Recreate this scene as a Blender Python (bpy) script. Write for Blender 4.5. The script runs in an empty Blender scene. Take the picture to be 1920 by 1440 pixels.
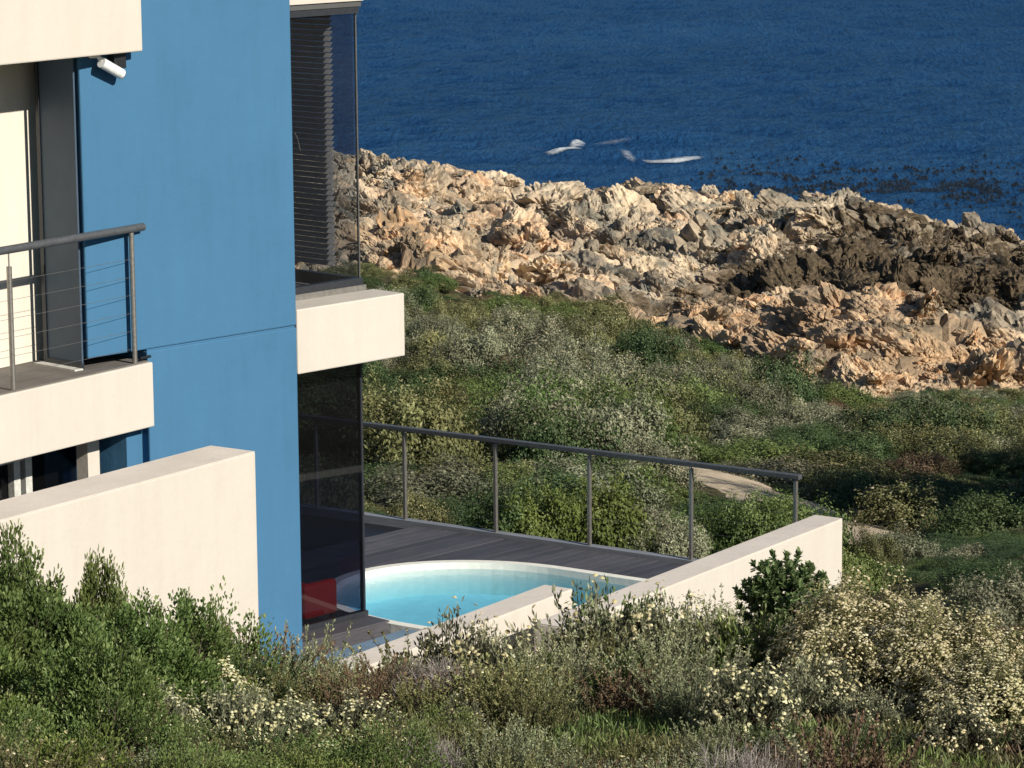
import bpy, math, random
import numpy as np
from mathutils import Matrix, Vector
rng = np.random.default_rng(7); random.seed(7)
S = bpy.context.scene; C = S.collection
R = math.radians

# ---------------------------------------------------------------- camera, world, sun, exposure
F = 6000.0; PITCH = R(10.13); ROLL = -.008; HEAD = R(33.9)
Zv = np.array([0, 0, 1.])
fw = np.array([-math.sin(HEAD), math.cos(HEAD), 0]); rt = np.array([math.cos(HEAD), math.sin(HEAD), 0])
f_ = fw*math.cos(PITCH) - Zv*math.sin(PITCH); u0 = Zv*math.cos(PITCH) + fw*math.sin(PITCH)
r_ = rt*math.cos(ROLL) + u0*math.sin(ROLL); u_ = u0*math.cos(ROLL) - rt*math.sin(ROLL)
cam_d = bpy.data.cameras.new('camera'); cam = bpy.data.objects.new('camera', cam_d); C.objects.link(cam)
cam_d.sensor_width = 36; cam_d.lens = 36*F/1920; cam_d.clip_start = .5; cam_d.clip_end = 60000
cam.matrix_world = Matrix(((r_[0], u_[0], -f_[0], 0), (r_[1], u_[1], -f_[1], 0), (r_[2], u_[2], -f_[2], 0), (0, 0, 0, 1)))
S.camera = cam

SUN = Vector((1, -.16, .545)).normalized()
sun_d = bpy.data.lights.new('sun', 'SUN'); sun_d.energy = 5.0; sun_d.angle = R(.53); sun_d.color = (1, .94, .83)
sun = bpy.data.objects.new('sun', sun_d); C.objects.link(sun)
sun.rotation_euler = SUN.to_track_quat('Z', 'Y').to_euler()
W = bpy.data.worlds.new('World'); S.world = W; W.use_nodes = True
wn = W.node_tree.nodes; wn.clear()
sky = wn.new('ShaderNodeTexSky'); sky.sky_type = 'NISHITA'; sky.sun_disc = False
sky.sun_elevation = math.asin(SUN.z); sky.sun_rotation = math.atan2(SUN.x, SUN.y)
sky.air_density = 1.0; sky.dust_density = .15; sky.ozone_density = 3.0
bg = wn.new('ShaderNodeBackground'); bg.inputs[1].default_value = .056
wo = wn.new('ShaderNodeOutputWorld')
W.node_tree.links.new(sky.outputs[0], bg.inputs[0]); W.node_tree.links.new(bg.outputs[0], wo.inputs[0])
S.view_settings.view_transform = 'Standard'; S.view_settings.look = 'None'
S.view_settings.exposure = .27; S.view_settings.gamma = 1
S.render.engine = 'CYCLES'
S.cycles.max_bounces = 8; S.cycles.transparent_max_bounces = 24; S.cycles.caustics_reflective = False; S.cycles.caustics_refractive = False
S.cycles.use_denoising = True

# ---------------------------------------------------------------- helpers
def px(x, y):                     # viewing ray through a point of the photograph, unit step = 1 m along the heading
    d = f_*F + r_*(x-960) - u_*(y-720)
    return d/float(d@fw)
def on_z(x, y, z): d = px(x, y); return d*z/d[2]
def on_w(x, y, w): return px(x, y)*w
def on_pl(x, y, p0, n): d = px(x, y); return d*float(np.dot(p0, n))/float(d@n)

def tag(o, label=None, cat=None, group=None, kind=None):
    if label: o['label'] = label
    if cat: o['category'] = cat
    if group: o['group'] = group
    if kind: o['kind'] = kind
    return o
def empty(name, loc, label, cat, group=None, rz=0):
    o = bpy.data.objects.new(name, None); C.objects.link(o); o.location = loc; o.rotation_euler = (0, 0, rz)
    o.empty_display_size = .1
    return tag(o, label, cat, group)
def link(name, me, parent=None, loc=None):
    o = bpy.data.objects.new(name, me); C.objects.link(o)
    if parent is not None:
        o.parent = parent
        pm = parent_world(parent)
        o.matrix_parent_inverse = pm.inverted()
    if loc is not None: o.location = loc
    return o
def parent_world(o):
    m = Matrix.LocRotScale(o.location, o.rotation_euler, o.scale)
    if o.parent is not None: m = parent_world(o.parent) @ o.matrix_parent_inverse @ m
    return m

class MB:                          # collects boxes, prisms and tubes into one mesh (world coordinates)
    def __init__(s): s.v = []; s.f = []; s.smooth = []
    def add(s, vs, fs, sm=False):
        n = len(s.v); s.v += [tuple(float(c) for c in v) for v in vs]
        s.f += [tuple(i+n for i in f) for f in fs]; s.smooth += [sm]*len(fs); return s
    def prism(s, poly, z0, z1):    # poly: ccw list of (x,y); z0,z1 numbers
        n = len(poly)
        vs = [(x, y, z0) for x, y in poly] + [(x, y, z1) for x, y in poly]
        fs = [tuple(range(n))[::-1], tuple(range(n, 2*n))] + [(i, (i+1) % n, n+(i+1) % n, n+i) for i in range(n)]
        return s.add(vs, fs)
    def box(s, o, a, b, z0, z1, A, B):   # o origin xy; a,b unit dirs; A=(a0,a1), B=(b0,b1)
        P = [np.array(o[:2])+np.array(a[:2])*i+np.array(b[:2])*j for i, j in ((A[0], B[0]), (A[1], B[0]), (A[1], B[1]), (A[0], B[1]))]
        ar = sum(P[i][0]*P[(i+1) % 4][1]-P[(i+1) % 4][0]*P[i][1] for i in range(4))
        if ar < 0: P = P[::-1]
        return s.prism([tuple(p) for p in P], z0, z1)
    def tube(s, p, q, r, n=10, r2=None, sm=True):
        p = Vector(p); q = Vector(q); d = (q-p).normalized(); r2 = r if r2 is None else r2
        a = d.orthogonal().normalized(); b = d.cross(a)
        vs = []
        for k in range(n):
            t = 2*math.pi*k/n; o = a*math.cos(t)+b*math.sin(t)
            vs.append(p+o*r); vs.append(q+o*r2)
        fs = [(2*k, 2*((k+1) % n), 2*((k+1) % n)+1, 2*k+1) for k in range(n)]
        s.add(vs, fs, sm)
        s.add([vs[2*k] for k in range(n)], [tuple(range(n))[::-1]]); s.add([vs[2*k+1] for k in range(n)], [tuple(range(n))])
        return s
    def path(s, pts, r, n=8):
        for a, b in zip(pts[:-1], pts[1:]): s.tube(a, b, r, n)
        return s
    def build(s, name, mat, parent=None, bevel=0):
        me = bpy.data.meshes.new(name); me.from_pydata(s.v, [], s.f); me.materials.append(mat)
        me.polygons.foreach_set('use_smooth', s.smooth); me.update()
        o = link(name, me, parent)
        if bevel:
            m = o.modifiers.new('bevel', 'BEVEL'); m.width = bevel; m.segments = 2; m.limit_method = 'ANGLE'
        return o
def np_mesh(name, v, faces, mats, mat_idx=None, lc=None, smooth=False):
    """faces: list of int arrays (m,k)"""
    me = bpy.data.meshes.new(name)
    v = np.asarray(v, np.float32); me.vertices.add(len(v)); me.vertices.foreach_set('co', v.ravel())
    tot = np.concatenate([np.full(len(f), f.shape[1]) for f in faces]); lv = np.concatenate([np.asarray(f).ravel() for f in faces])
    st = np.concatenate([[0], np.cumsum(tot)[:-1]])
    me.loops.add(len(lv)); me.loops.foreach_set('vertex_index', lv.astype(np.int32))
    me.polygons.add(len(tot)); me.polygons.foreach_set('loop_start', st.astype(np.int32))
    if mat_idx is not None: me.polygons.foreach_set('material_index', mat_idx.astype(np.int32))
    me.polygons.foreach_set('use_smooth', np.full(len(tot), smooth))
    for m in mats: me.materials.append(m)
    me.update(calc_edges=True)
    if lc is not None:
        for k, arr in lc.items():
            a = me.attributes.new(k, 'FLOAT', 'POINT'); a.data.foreach_set('value', np.asarray(arr, np.float32))
    return me

def unit(v): return v/np.maximum(np.linalg.norm(v, axis=-1, keepdims=True), 1e-9)
# numpy noise
def hash2(i, j, k=0):
    n = (i.astype(np.int64)*374761393 + j.astype(np.int64)*668265263 + k*974634721) & 0x7fffffff
    n = ((n ^ (n >> 13))*1274126177) & 0x7fffffff
    n = ((n ^ (n >> 16))*2246822519) & 0x7fffffff
    return (n & 0xffffff)/float(0xffffff)
def vnoise(x, y, k=0):
    i = np.floor(x); j = np.floor(y); a = x-i; b = y-j; a = a*a*(3-2*a); b = b*b*(3-2*b)
    h = lambda di, dj: hash2(i+di, j+dj, k)
    return (h(0, 0)*(1-a)+h(1, 0)*a)*(1-b)+(h(0, 1)*(1-a)+h(1, 1)*a)*b - .5
def fbm(x, y, o=4, k=0):
    s = 0; a = 1
    for q in range(o): s = s+a*vnoise(x*2**q+q*17.3, y*2**q-q*9.1, k+q); a *= .5
    return s
def blocks(x, y, s, k=0, jit=.9):     # tilted flat cells with crevices between them
    X = x/s; Y = y/s; i0 = np.floor(X); j0 = np.floor(Y)
    d1 = np.full(X.shape, 9.); d2 = np.full(X.shape, 9.); h = np.zeros(X.shape); tx = h.copy(); ty = h.copy(); cx = h.copy(); cy = h.copy()
    for di in (-1, 0, 1):
        for dj in (-1, 0, 1):
            i = i0+di; j = j0+dj
            px_ = i+.5+jit*(hash2(i, j, k)-.5); py_ = j+.5+jit*(hash2(i, j, k+1)-.5)
            d = np.hypot(X-px_, Y-py_); m = d < d1
            d2 = np.where(m, d1, np.minimum(d2, d)); d1 = np.where(m, d, d1)
            h = np.where(m, hash2(i, j, k+2)-.5, h); tx = np.where(m, hash2(i, j, k+3)-.5, tx); ty = np.where(m, hash2(i, j, k+4)-.5, ty)
            cx = np.where(m, X-px_, cx); cy = np.where(m, Y-py_, cy)
    e = d2-d1
    return h + (tx*cx+ty*cy)*1.3 - .5*np.clip(1-e/.14, 0, 1)**1.5

# ---------------------------------------------------------------- materials
def mat(name):
    m = bpy.data.materials.new(name); m.use_nodes = True; n = m.node_tree.nodes; n.clear()
    return m, n, m.node_tree.links
def N(n, t, **kw):
    o = n.new(t)
    for k, v in kw.items(): setattr(o, k, v)
    return o
def princ(n, l, col=None, rough=.6, spec=.3, metal=0):
    p = n.new('ShaderNodeBsdfPrincipled'); o = n.new('ShaderNodeOutputMaterial'); l.new(p.outputs[0], o.inputs[0])
    if col is not None: p.inputs['Base Color'].default_value = (*col, 1)
    p.inputs['Roughness'].default_value = rough; p.inputs['Specular IOR Level'].default_value = spec; p.inputs['Metallic'].default_value = metal
    return p
def noise(n, l, scale, detail=4, rough=.6, vec=None, dist=0):
    t = n.new('ShaderNodeTexNoise'); t.inputs['Scale'].default_value = scale; t.inputs['Detail'].default_value = detail
    t.inputs['Roughness'].default_value = rough; t.inputs['Distortion'].default_value = dist
    if vec is not None: l.new(vec, t.inputs['Vector'])
    return t
def ramp(n, l, fac, stops):
    r = n.new('ShaderNodeValToRGB'); e = r.color_ramp.elements
    while len(e) < len(stops): e.new(.5)
    for q, (p, c) in enumerate(stops): e[q].position = p; e[q].color = (*c, 1) if len(c) == 3 else c
    l.new(fac, r.inputs[0]); return r
def coords(n, kind='Object'): return n.new('ShaderNodeTexCoord').outputs[kind]
def world_pos(n): return n.new('ShaderNodeNewGeometry').outputs['Position']
def mix(n, l, fac, a, b, mode='MIX'):
    m = n.new('ShaderNodeMix'); m.data_type = 'RGBA'; m.blend_type = mode
    if isinstance(fac, (int, float)): m.inputs[0].default_value = fac
    else: l.new(fac, m.inputs[0])
    for s, v in ((6, a), (7, b)):
        if isinstance(v, tuple): m.inputs[s].default_value = (*v, 1)
        else: l.new(v, m.inputs[s])
    return m.outputs[2]
def bump(n, l, p, h, strength=.3, dist=.01):
    b = n.new('ShaderNodeBump'); b.inputs['Strength'].default_value = strength; b.inputs['Distance'].default_value = dist
    l.new(h, b.inputs['Height']); l.new(b.outputs[0], p.inputs['Normal']); return b

def front_fresnel(n, l, ior, scale=1., normal=None):
    fr = n.new('ShaderNodeFresnel'); fr.inputs[0].default_value = ior; ge = n.new('ShaderNodeNewGeometry')
    if normal is not None: l.new(normal, fr.inputs['Normal'])
    a = n.new('ShaderNodeMath'); a.operation = 'SUBTRACT'; a.inputs[0].default_value = 1; l.new(ge.outputs['Backfacing'], a.inputs[1])
    b = n.new('ShaderNodeMath'); b.operation = 'MULTIPLY'; l.new(a.outputs[0], b.inputs[0]); b.inputs[1].default_value = scale
    c = n.new('ShaderNodeMath'); c.operation = 'MULTIPLY'; l.new(fr.outputs[0], c.inputs[0]); l.new(b.outputs[0], c.inputs[1]); return c.outputs[0]
def plaster(name, col, var=.06, bs=.25):
    m, n, l = mat(name); p = princ(n, l, col, .85, .15); v = world_pos(n)
    a = noise(n, l, 1.3, 5, .65, v); b = noise(n, l, 60, 4, .6, v); c = noise(n, l, 7, 4, .6, v)
    sc = n.new('ShaderNodeMapping'); sc.inputs['Scale'].default_value = (3, 3, .35); l.new(v, sc.inputs[0])
    d = noise(n, l, 2.2, 4, .7, sc.outputs[0])          # faint rain streaks
    dark = tuple(x*(1-var*2.2) for x in col); lite = tuple(min(1, x*(1+var*.8)) for x in col)
    r = ramp(n, l, a.outputs[0], [(.3, dark), (.7, lite)])
    r2 = ramp(n, l, d.outputs[0], [(.35, (.94, .93, .91)), (.6, (1, 1, 1))])
    l.new(mix(n, l, .7, r.outputs[0], r2.outputs[0], 'MULTIPLY'), p.inputs['Base Color'])
    bb = bump(n, l, p, b.outputs[0], bs, .004)
    b2 = n.new('ShaderNodeBump'); b2.inputs['Strength'].default_value = .25; b2.inputs['Distance'].default_value = .02
    l.new(c.outputs[0], b2.inputs['Height']); l.new(b2.outputs[0], bb.inputs['Normal'])
    return m
M_cream = plaster('cream plaster', (.575, .525, .46), .015)
M_pale = plaster('lightened recess plaster', (.68, .63, .54), .02)  # lightened copy of the cream, adding the recess's bounced light by colour
M_blue = plaster('blue plaster', (.057, .161, .284), .03)
M_slate = plaster('grey floor screed', (.17, .155, .14), .15)
M_terrace = plaster('grey blue terrace', (.17, .25, .34), .12)
M_inner = plaster('dark interior plaster', (.10, .10, .10), .05)
M_capping = plaster('wall capping plaster', (.68, .61, .54), .05)

def metal(name, col, rough=.4, m=.8):
    ma, n, l = mat(name); p = princ(n, l, col, rough, .4, m); t = noise(n, l, 30, 4, .6, world_pos(n))
    r = ramp(n, l, t.outputs[0], [(.3, tuple(c*.8 for c in col)), (.7, tuple(min(1, c*1.15) for c in col))]); l.new(r.outputs[0], p.inputs['Base Color']); return ma
M_steel = metal('weathered steel', (.33, .31, .28), .45)
M_rail = metal('dark handrail', (.10, .105, .11), .45, .3)
M_frame = metal('charcoal window frame', (.035, .038, .045), .4, .2)
M_palef = metal('pale window frame', (.55, .54, .50), .5, 0)
M_slat = metal('blind slat', (.42, .39, .36), .5, 0)
M_black = metal('black fitting', (.012, .013, .016), .5, 0)
M_white = metal('white enamel', (.80, .80, .78), .35, 0)

def wood(name, c0, c1, along):
    m, n, l = mat(name); p = princ(n, l, c0, .55, .35); v = world_pos(n)
    mp = n.new('ShaderNodeMapping'); mp.vector_type = 'TEXTURE'; mp.inputs['Rotation'].default_value = (0, 0, -along); mp.inputs['Scale'].default_value = (1/22, 1/1.2, 1/20); l.new(v, mp.inputs[0])
    t = noise(n, l, 3, 5, .65, mp.outputs[0]); oi = n.new('ShaderNodeObjectInfo'); t2 = noise(n, l, 1.6, 3, .6, v)
    r = ramp(n, l, t.outputs[0], [(.3, c0), (.7, c1)])
    r2 = ramp(n, l, oi.outputs['Random'], [(0, (.72, .72, .74)), (1, (1.25, 1.22, 1.2))])
    k = mix(n, l, 1., r.outputs[0], r2.outputs[0], 'MULTIPLY')
    r3 = ramp(n, l, t2.outputs[0], [(.3, (.85, .85, .85)), (.7, (1.15, 1.15, 1.15))])
    l.new(mix(n, l, 1., k, r3.outputs[0], 'MULTIPLY'), p.inputs['Base Color']); bump(n, l, p, t.outputs[0], .35, .004)
    return m
M_deck = wood('weathered grey deck timber', (.052, .052, .062), (.095, .090, .098), R(9.9))
M_edge = wood('deck edge beam', (.20, .22, .25), (.30, .31, .33), R(90))

def glass(name, tint, gloss_rough=.02, ior=1.5, grime=0):
    m, n, l = mat(name); o = n.new('ShaderNodeOutputMaterial'); mx = n.new('ShaderNodeMixShader')
    tr = n.new('ShaderNodeBsdfTransparent'); tr.inputs[0].default_value = (*tint, 1)
    gl = n.new('ShaderNodeBsdfGlossy'); gl.inputs['Roughness'].default_value = gloss_rough; gl.inputs[0].default_value = (.9, .95, 1, 1)
    l.new(front_fresnel(n, l, ior), mx.inputs[0]); l.new(tr.outputs[0], mx.inputs[1]); l.new(gl.outputs[0], mx.inputs[2])
    if grime:
        df = n.new('ShaderNodeBsdfDiffuse'); df.inputs[0].default_value = (.5, .5, .5, 1); m2 = n.new('ShaderNodeMixShader')
        t = noise(n, l, 2, 4, .6, world_pos(n)); r = ramp(n, l, t.outputs[0], [(.3, (grime*.4,)*3), (.8, (grime,)*3)])
        l.new(r.outputs[0], m2.inputs[0]); l.new(mx.outputs[0], m2.inputs[1]); l.new(df.outputs[0], m2.inputs[2]); l.new(m2.outputs[0], o.inputs[0])
    else: l.new(mx.outputs[0], o.inputs[0])
    return m
M_glass = glass('clear glass', (.78, .80, .83), .02, 1.3, .012)
M_glassd = glass('dark tinted glass', (.50, .52, .60), .03, 1.5, .006)

def leafmat(name, dark, lite, var=.25, trans=.3, tip=None):
    """leaf colours vary per leaf (attribute lc) and per plant (object random)"""
    m, n, l = mat(name); o = n.new('ShaderNodeOutputMaterial'); mx = n.new('ShaderNodeMixShader'); mx.inputs[0].default_value = trans
    p = n.new('ShaderNodeBsdfPrincipled'); p.inputs['Roughness'].default_value = .5; p.inputs['Specular IOR Level'].default_value = .3
    t = n.new('ShaderNodeBsdfTranslucent')
    a = n.new('ShaderNodeAttribute'); a.attribute_name = 'lc'
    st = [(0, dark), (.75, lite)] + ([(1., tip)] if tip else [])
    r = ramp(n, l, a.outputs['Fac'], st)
    oi = n.new('ShaderNodeObjectInfo'); hs = n.new('ShaderNodeHueSaturation')
    mr = n.new('ShaderNodeMapRange'); mr.inputs[3].default_value = 1-var; mr.inputs[4].default_value = 1+var; l.new(oi.outputs['Random'], mr.inputs[0]); l.new(mr.outputs[0], hs.inputs['Value'])
    nz = noise(n, l, .45, 3, .6, world_pos(n)); mh = n.new('ShaderNodeMapRange'); mh.inputs[1].default_value = .3; mh.inputs[2].default_value = .7; mh.inputs[3].default_value = .475; mh.inputs[4].default_value = .525
    l.new(nz.outputs[0], mh.inputs[0]); l.new(mh.outputs[0], hs.inputs['Hue']); l.new(r.outputs[0], hs.inputs['Color'])
    l.new(hs.outputs[0], p.inputs['Base Color']); l.new(hs.outputs[0], t.inputs[0])
    l.new(p.outputs[0], mx.inputs[1]); l.new(t.outputs[0], mx.inputs[2]); l.new(mx.outputs[0], o.inputs[0])
    return m
L_green = leafmat('glossy green leaves', (.044, .072, .018), (.165, .225, .066), .16, .3, (.37, .43, .17))
L_dark = leafmat('dark green leaves', (.024, .044, .016), (.090, .135, .048), .2, .25, (.20, .25, .11))
L_whorl = leafmat('leathery whorled leaves', (.060, .095, .034), (.22, .30, .12), .02, .3, (.38, .45, .22))
L_olive = leafmat('olive leaves', (.052, .060, .022), (.215, .215, .085), .32, .3, (.45, .43, .20))
L_grey = leafmat('grey green leaves', (.058, .066, .040), (.265, .270, .165), .32, .3, (.52, .51, .34))
L_yellow = leafmat('fresh yellow green leaves', (.055, .080, .020), (.20, .25, .06), .2, .4, (.42, .44, .15))
L_brown = leafmat('dry brown leaves', (.070, .045, .028), (.180, .120, .070), .25, .2, (.27, .19, .12))
L_silver = leafmat('silvery green leaves', (.075, .090, .048), (.34, .37, .20), .18, .35, (.58, .60, .37))
L_grass = leafmat('bright green grass', (.030, .065, .015), (.085, .150, .035), .2, .35, (.13, .19, .06))
L_tan = leafmat('tan dry flower heads', (.20, .165, .095), (.42, .36, .22), .2, .15, (.55, .49, .33))
L_cream = leafmat('cream everlasting flowers', (.44, .37, .17), (.72, .66, .39), .1, .2, (.84, .79, .55))
L_twig = leafmat('grey twigs', (.16, .14, .125), (.34, .30, .27), .2, 0)
L_stem = leafmat('brown stems', (.045, .034, .024), (.10, .08, .055), .2, 0)

def ground_mat():
    m, n, l = mat('sandy scrub soil'); p = princ(n, l, None, .95, .1); v = world_pos(n)
    a = noise(n, l, .35, 6, .65, v); b = noise(n, l, 6, 6, .7, v); c = noise(n, l, 40, 4, .7, v)
    r = ramp(n, l, a.outputs[0], [(.35, (.055, .055, .028)), (.5, (.085, .075, .042)), (.68, (.15, .12, .075))])
    r2 = ramp(n, l, b.outputs[0], [(.35, (.5, .5, .5)), (.65, (1.3, 1.25, 1.15))])
    l.new(mix(n, l, 1., r.outputs[0], r2.outputs[0], 'MULTIPLY'), p.inputs['Base Color']); bump(n, l, p, c.outputs[0], .6, .03); return m
M_ground = ground_mat()
def sand_mat(name, c0, c1):
    m, n, l = mat(name); p = princ(n, l, None, .95, .1); v = world_pos(n)
    a = noise(n, l, 3, 6, .7, v); c = noise(n, l, 50, 4, .7, v)
    r = ramp(n, l, a.outputs[0], [(.3, c0), (.65, c1)]); l.new(r.outputs[0], p.inputs['Base Color']); bump(n, l, p, c.outputs[0], .6, .02); return m
M_path = sand_mat('pale sandy path', (.38, .30, .205), (.62, .51, .37))
def rock_mat():
    m, n, l = mat('weathered sandstone rock'); p = princ(n, l, None, .85, .2); v = world_pos(n)
    mp = n.new('ShaderNodeMapping'); mp.inputs['Rotation'].default_value = (R(25), R(20), R(50)); mp.inputs['Scale'].default_value = (1, .65, 1.5); l.new(v, mp.inputs[0])
    a = noise(n, l, .16, 5, .6, v); b = noise(n, l, 1.1, 7, .7, mp.outputs[0], .6); c = noise(n, l, 7, 5, .7, mp.outputs[0]); d = noise(n, l, .5, 6, .72, v, 1.)
    r = ramp(n, l, a.outputs[0], [(.36, (.45, .38, .285)), (.50, (.60, .515, .395)), (.62, (.57, .445, .325))])
    r2 = ramp(n, l, b.outputs[0], [(.30, (.42, .40, .38)), (.46, (.95, .93, .90)), (.7, (1.25, 1.22, 1.15))])
    k = mix(n, l, 1., r.outputs[0], r2.outputs[0], 'MULTIPLY')
    lich = ramp(n, l, d.outputs[0], [(.47, (0, 0, 0)), (.60, (1, 1, 1))])
    k = mix(n, l, lich.outputs[0], k, (.23, .22, .185))
    brown_sum = None
    for (bx, by, bw, br, amt) in ((1660, 560, 108, 11.0, .9), (1890, 560, 107, 13.0, 1.0), (1780, 600, 103, 9, .85), (1540, 580, 107, 7, .75), (1900, 640, 98, 6, .7), (1340, 572, 107, 6.5, .6), (1480, 560, 110, 7, .55), (1860, 480, 119, 12, .6), (1600, 400, 136, 9, .35), (1000, 400, 140, 5, .5)):  # dark brown rock zones, each placed by position
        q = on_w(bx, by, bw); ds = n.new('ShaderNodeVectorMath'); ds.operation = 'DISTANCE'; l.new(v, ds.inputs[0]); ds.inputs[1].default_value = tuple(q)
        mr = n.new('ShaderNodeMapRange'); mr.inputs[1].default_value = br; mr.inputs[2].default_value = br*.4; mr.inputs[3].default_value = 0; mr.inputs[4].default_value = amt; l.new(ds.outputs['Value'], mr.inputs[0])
        if brown_sum is None: brown_sum = mr.outputs[0]
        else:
            ad = n.new('ShaderNodeMath'); ad.operation = 'MAXIMUM'; l.new(brown_sum, ad.inputs[0]); l.new(mr.outputs[0], ad.inputs[1]); brown_sum = ad.outputs[0]
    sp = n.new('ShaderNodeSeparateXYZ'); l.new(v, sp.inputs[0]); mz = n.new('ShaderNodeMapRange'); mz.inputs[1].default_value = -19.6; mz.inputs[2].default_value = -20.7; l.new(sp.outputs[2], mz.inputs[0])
    wa = n.new('ShaderNodeMath'); wa.operation = 'MAXIMUM'; l.new(brown_sum, wa.inputs[0]); l.new(mz.outputs[0], wa.inputs[1])
    osum = None
    for (bx, by, bw, br) in ((740, 470, 120, 7), (800, 505, 112, 6), (950, 570, 102, 7), (1120, 380, 142, 9), (1240, 605, 95, 5), (1400, 620, 92, 6), (1560, 650, 88, 6), (1720, 690, 85, 6), (1880, 720, 82, 6)):
        q = on_w(bx, by, bw); ds = n.new('ShaderNodeVectorMath'); ds.operation = 'DISTANCE'; l.new(v, ds.inputs[0]); ds.inputs[1].default_value = tuple(q)
        mr = n.new('ShaderNodeMapRange'); mr.inputs[1].default_value = br; mr.inputs[2].default_value = 0; mr.inputs[3].default_value = 0; mr.inputs[4].default_value = .95; l.new(ds.outputs['Value'], mr.inputs[0])
        if osum is None: osum = mr.outputs[0]
        else:
            ad = n.new('ShaderNodeMath'); ad.operation = 'MAXIMUM'; l.new(osum, ad.inputs[0]); l.new(mr.outputs[0], ad.inputs[1]); osum = ad.outputs[0]
    k = mix(n, l, osum, k, mix(n, l, 1., k, (1.04, .86, .70), 'MULTIPLY'))
    oi = n.new('ShaderNodeObjectInfo'); tone = ramp(n, l, oi.outputs['Random'], [(0, (.50, .49, .48)), (.2, (.78, .75, .72)), (.45, (1.0, .97, .93)), (.8, (1.14, 1.08, 1.0)), (1, (1.14, .97, .82))]); k = mix(n, l, 1., k, tone.outputs[0], 'MULTIPLY')
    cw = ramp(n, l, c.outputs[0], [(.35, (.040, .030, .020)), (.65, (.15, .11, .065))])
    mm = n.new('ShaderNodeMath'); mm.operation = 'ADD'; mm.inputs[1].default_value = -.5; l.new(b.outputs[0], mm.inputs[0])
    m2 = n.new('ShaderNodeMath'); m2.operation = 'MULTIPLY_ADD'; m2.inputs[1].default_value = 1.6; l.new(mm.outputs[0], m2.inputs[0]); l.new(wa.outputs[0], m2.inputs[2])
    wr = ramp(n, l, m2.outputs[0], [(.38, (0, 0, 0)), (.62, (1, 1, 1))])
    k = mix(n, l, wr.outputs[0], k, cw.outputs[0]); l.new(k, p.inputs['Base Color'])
    bb = bump(n, l, p, b.outputs[0], .5, .08)
    b2 = n.new('ShaderNodeBump'); b2.inputs['Strength'].default_value = .7; b2.inputs['Distance'].default_value = .06
    l.new(c.outputs[0], b2.inputs['Height']); l.new(b2.outputs[0], bb.inputs['Normal'])
    return m
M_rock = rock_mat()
def sea_mat():
    m, n, l = mat('deep blue sea'); v = world_pos(n); o = n.new('ShaderNodeOutputMaterial'); mx = n.new('ShaderNodeMixShader')
    df = n.new('ShaderNodeBsdfDiffuse'); gl = n.new('ShaderNodeBsdfGlossy'); gl.inputs['Roughness'].default_value = .12; gl.inputs[0].default_value = (.35, .62, 1, 1)
    mp = n.new('ShaderNodeMapping'); mp.vector_type = 'TEXTURE'; mp.inputs['Rotation'].default_value = (0, 0, HEAD); mp.inputs['Scale'].default_value = (.55, 1.5, 1.); l.new(v, mp.inputs[0])
    a = noise(n, l, 1.1, 5, .62, mp.outputs[0]); b = noise(n, l, .02, 4, .6, v)
    r = ramp(n, l, b.outputs[0], [(.3, (.010, .046, .120)), (.7, (.019, .076, .180))]); l.new(r.outputs[0], df.inputs[0])
    bp = n.new('ShaderNodeBump'); bp.inputs['Strength'].default_value = 1.; bp.inputs['Distance'].default_value = .9; l.new(a.outputs[0], bp.inputs['Height'])
    for q in (df, gl): l.new(bp.outputs[0], q.inputs['Normal'])
    l.new(front_fresnel(n, l, 1.33, .55, bp.outputs[0]), mx.inputs[0]); l.new(df.outputs[0], mx.inputs[1]); l.new(gl.outputs[0], mx.inputs[2]); l.new(mx.outputs[0], o.inputs[0])
    return m
M_sea = sea_mat()
def simple(name, col, rough=.7, spec=.3, sc=20, var=.25):
    m, n, l = mat(name); p = princ(n, l, col, rough, spec); t = noise(n, l, sc, 5, .65, world_pos(n))
    r = ramp(n, l, t.outputs[0], [(.3, tuple(c*(1-var) for c in col)), (.7, tuple(min(1, c*(1+var)) for c in col))]); l.new(r.outputs[0], p.inputs['Base Color'])
    bump(n, l, p, t.outputs[0], .3, .01); return m
def foam_mat():
    m, n, l = mat('sea foam'); v = world_pos(n); o = n.new('ShaderNodeOutputMaterial'); mx = n.new('ShaderNodeMixShader'); tr = n.new('ShaderNodeBsdfTransparent'); df = n.new('ShaderNodeBsdfDiffuse'); df.inputs[0].default_value = (.60, .64, .66, 1)
    a = n.new('ShaderNodeAttribute'); a.attribute_name = 'foam'; t = noise(n, l, 4.5, 7, .85, v, .8)
    q = n.new('ShaderNodeMath'); q.operation = 'ADD'; l.new(a.outputs['Fac'], q.inputs[0]); l.new(t.outputs[0], q.inputs[1])
    r = n.new('ShaderNodeMapRange'); r.inputs[1].default_value = 1.06; r.inputs[2].default_value = 1.46; l.new(q.outputs[0], r.inputs[0])
    l.new(r.outputs[0], mx.inputs[0]); l.new(tr.outputs[0], mx.inputs[1]); l.new(df.outputs[0], mx.inputs[2]); l.new(mx.outputs[0], o.inputs[0]); return m
M_foam = foam_mat()
M_kelp = simple('wet kelp', (.008, .010, .011), .35, .5, 8)
M_red = simple('red upholstery', (.70, .030, .022), .7, .2, 30, .12)
M_fabric = simple('white curtain fabric', (.62, .60, .55), .9, .1, 14, .12)
M_carpet = simple('dark interior floor', (.05, .045, .045), .7, .2)
M_basin = simple('pale blue pool plaster', (.66, .80, .82), .6, .3, 5, .10)
M_coping = simple('white pool coping', (.80, .78, .70), .7, .2, 12, .06)

SEA = -21.0
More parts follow.
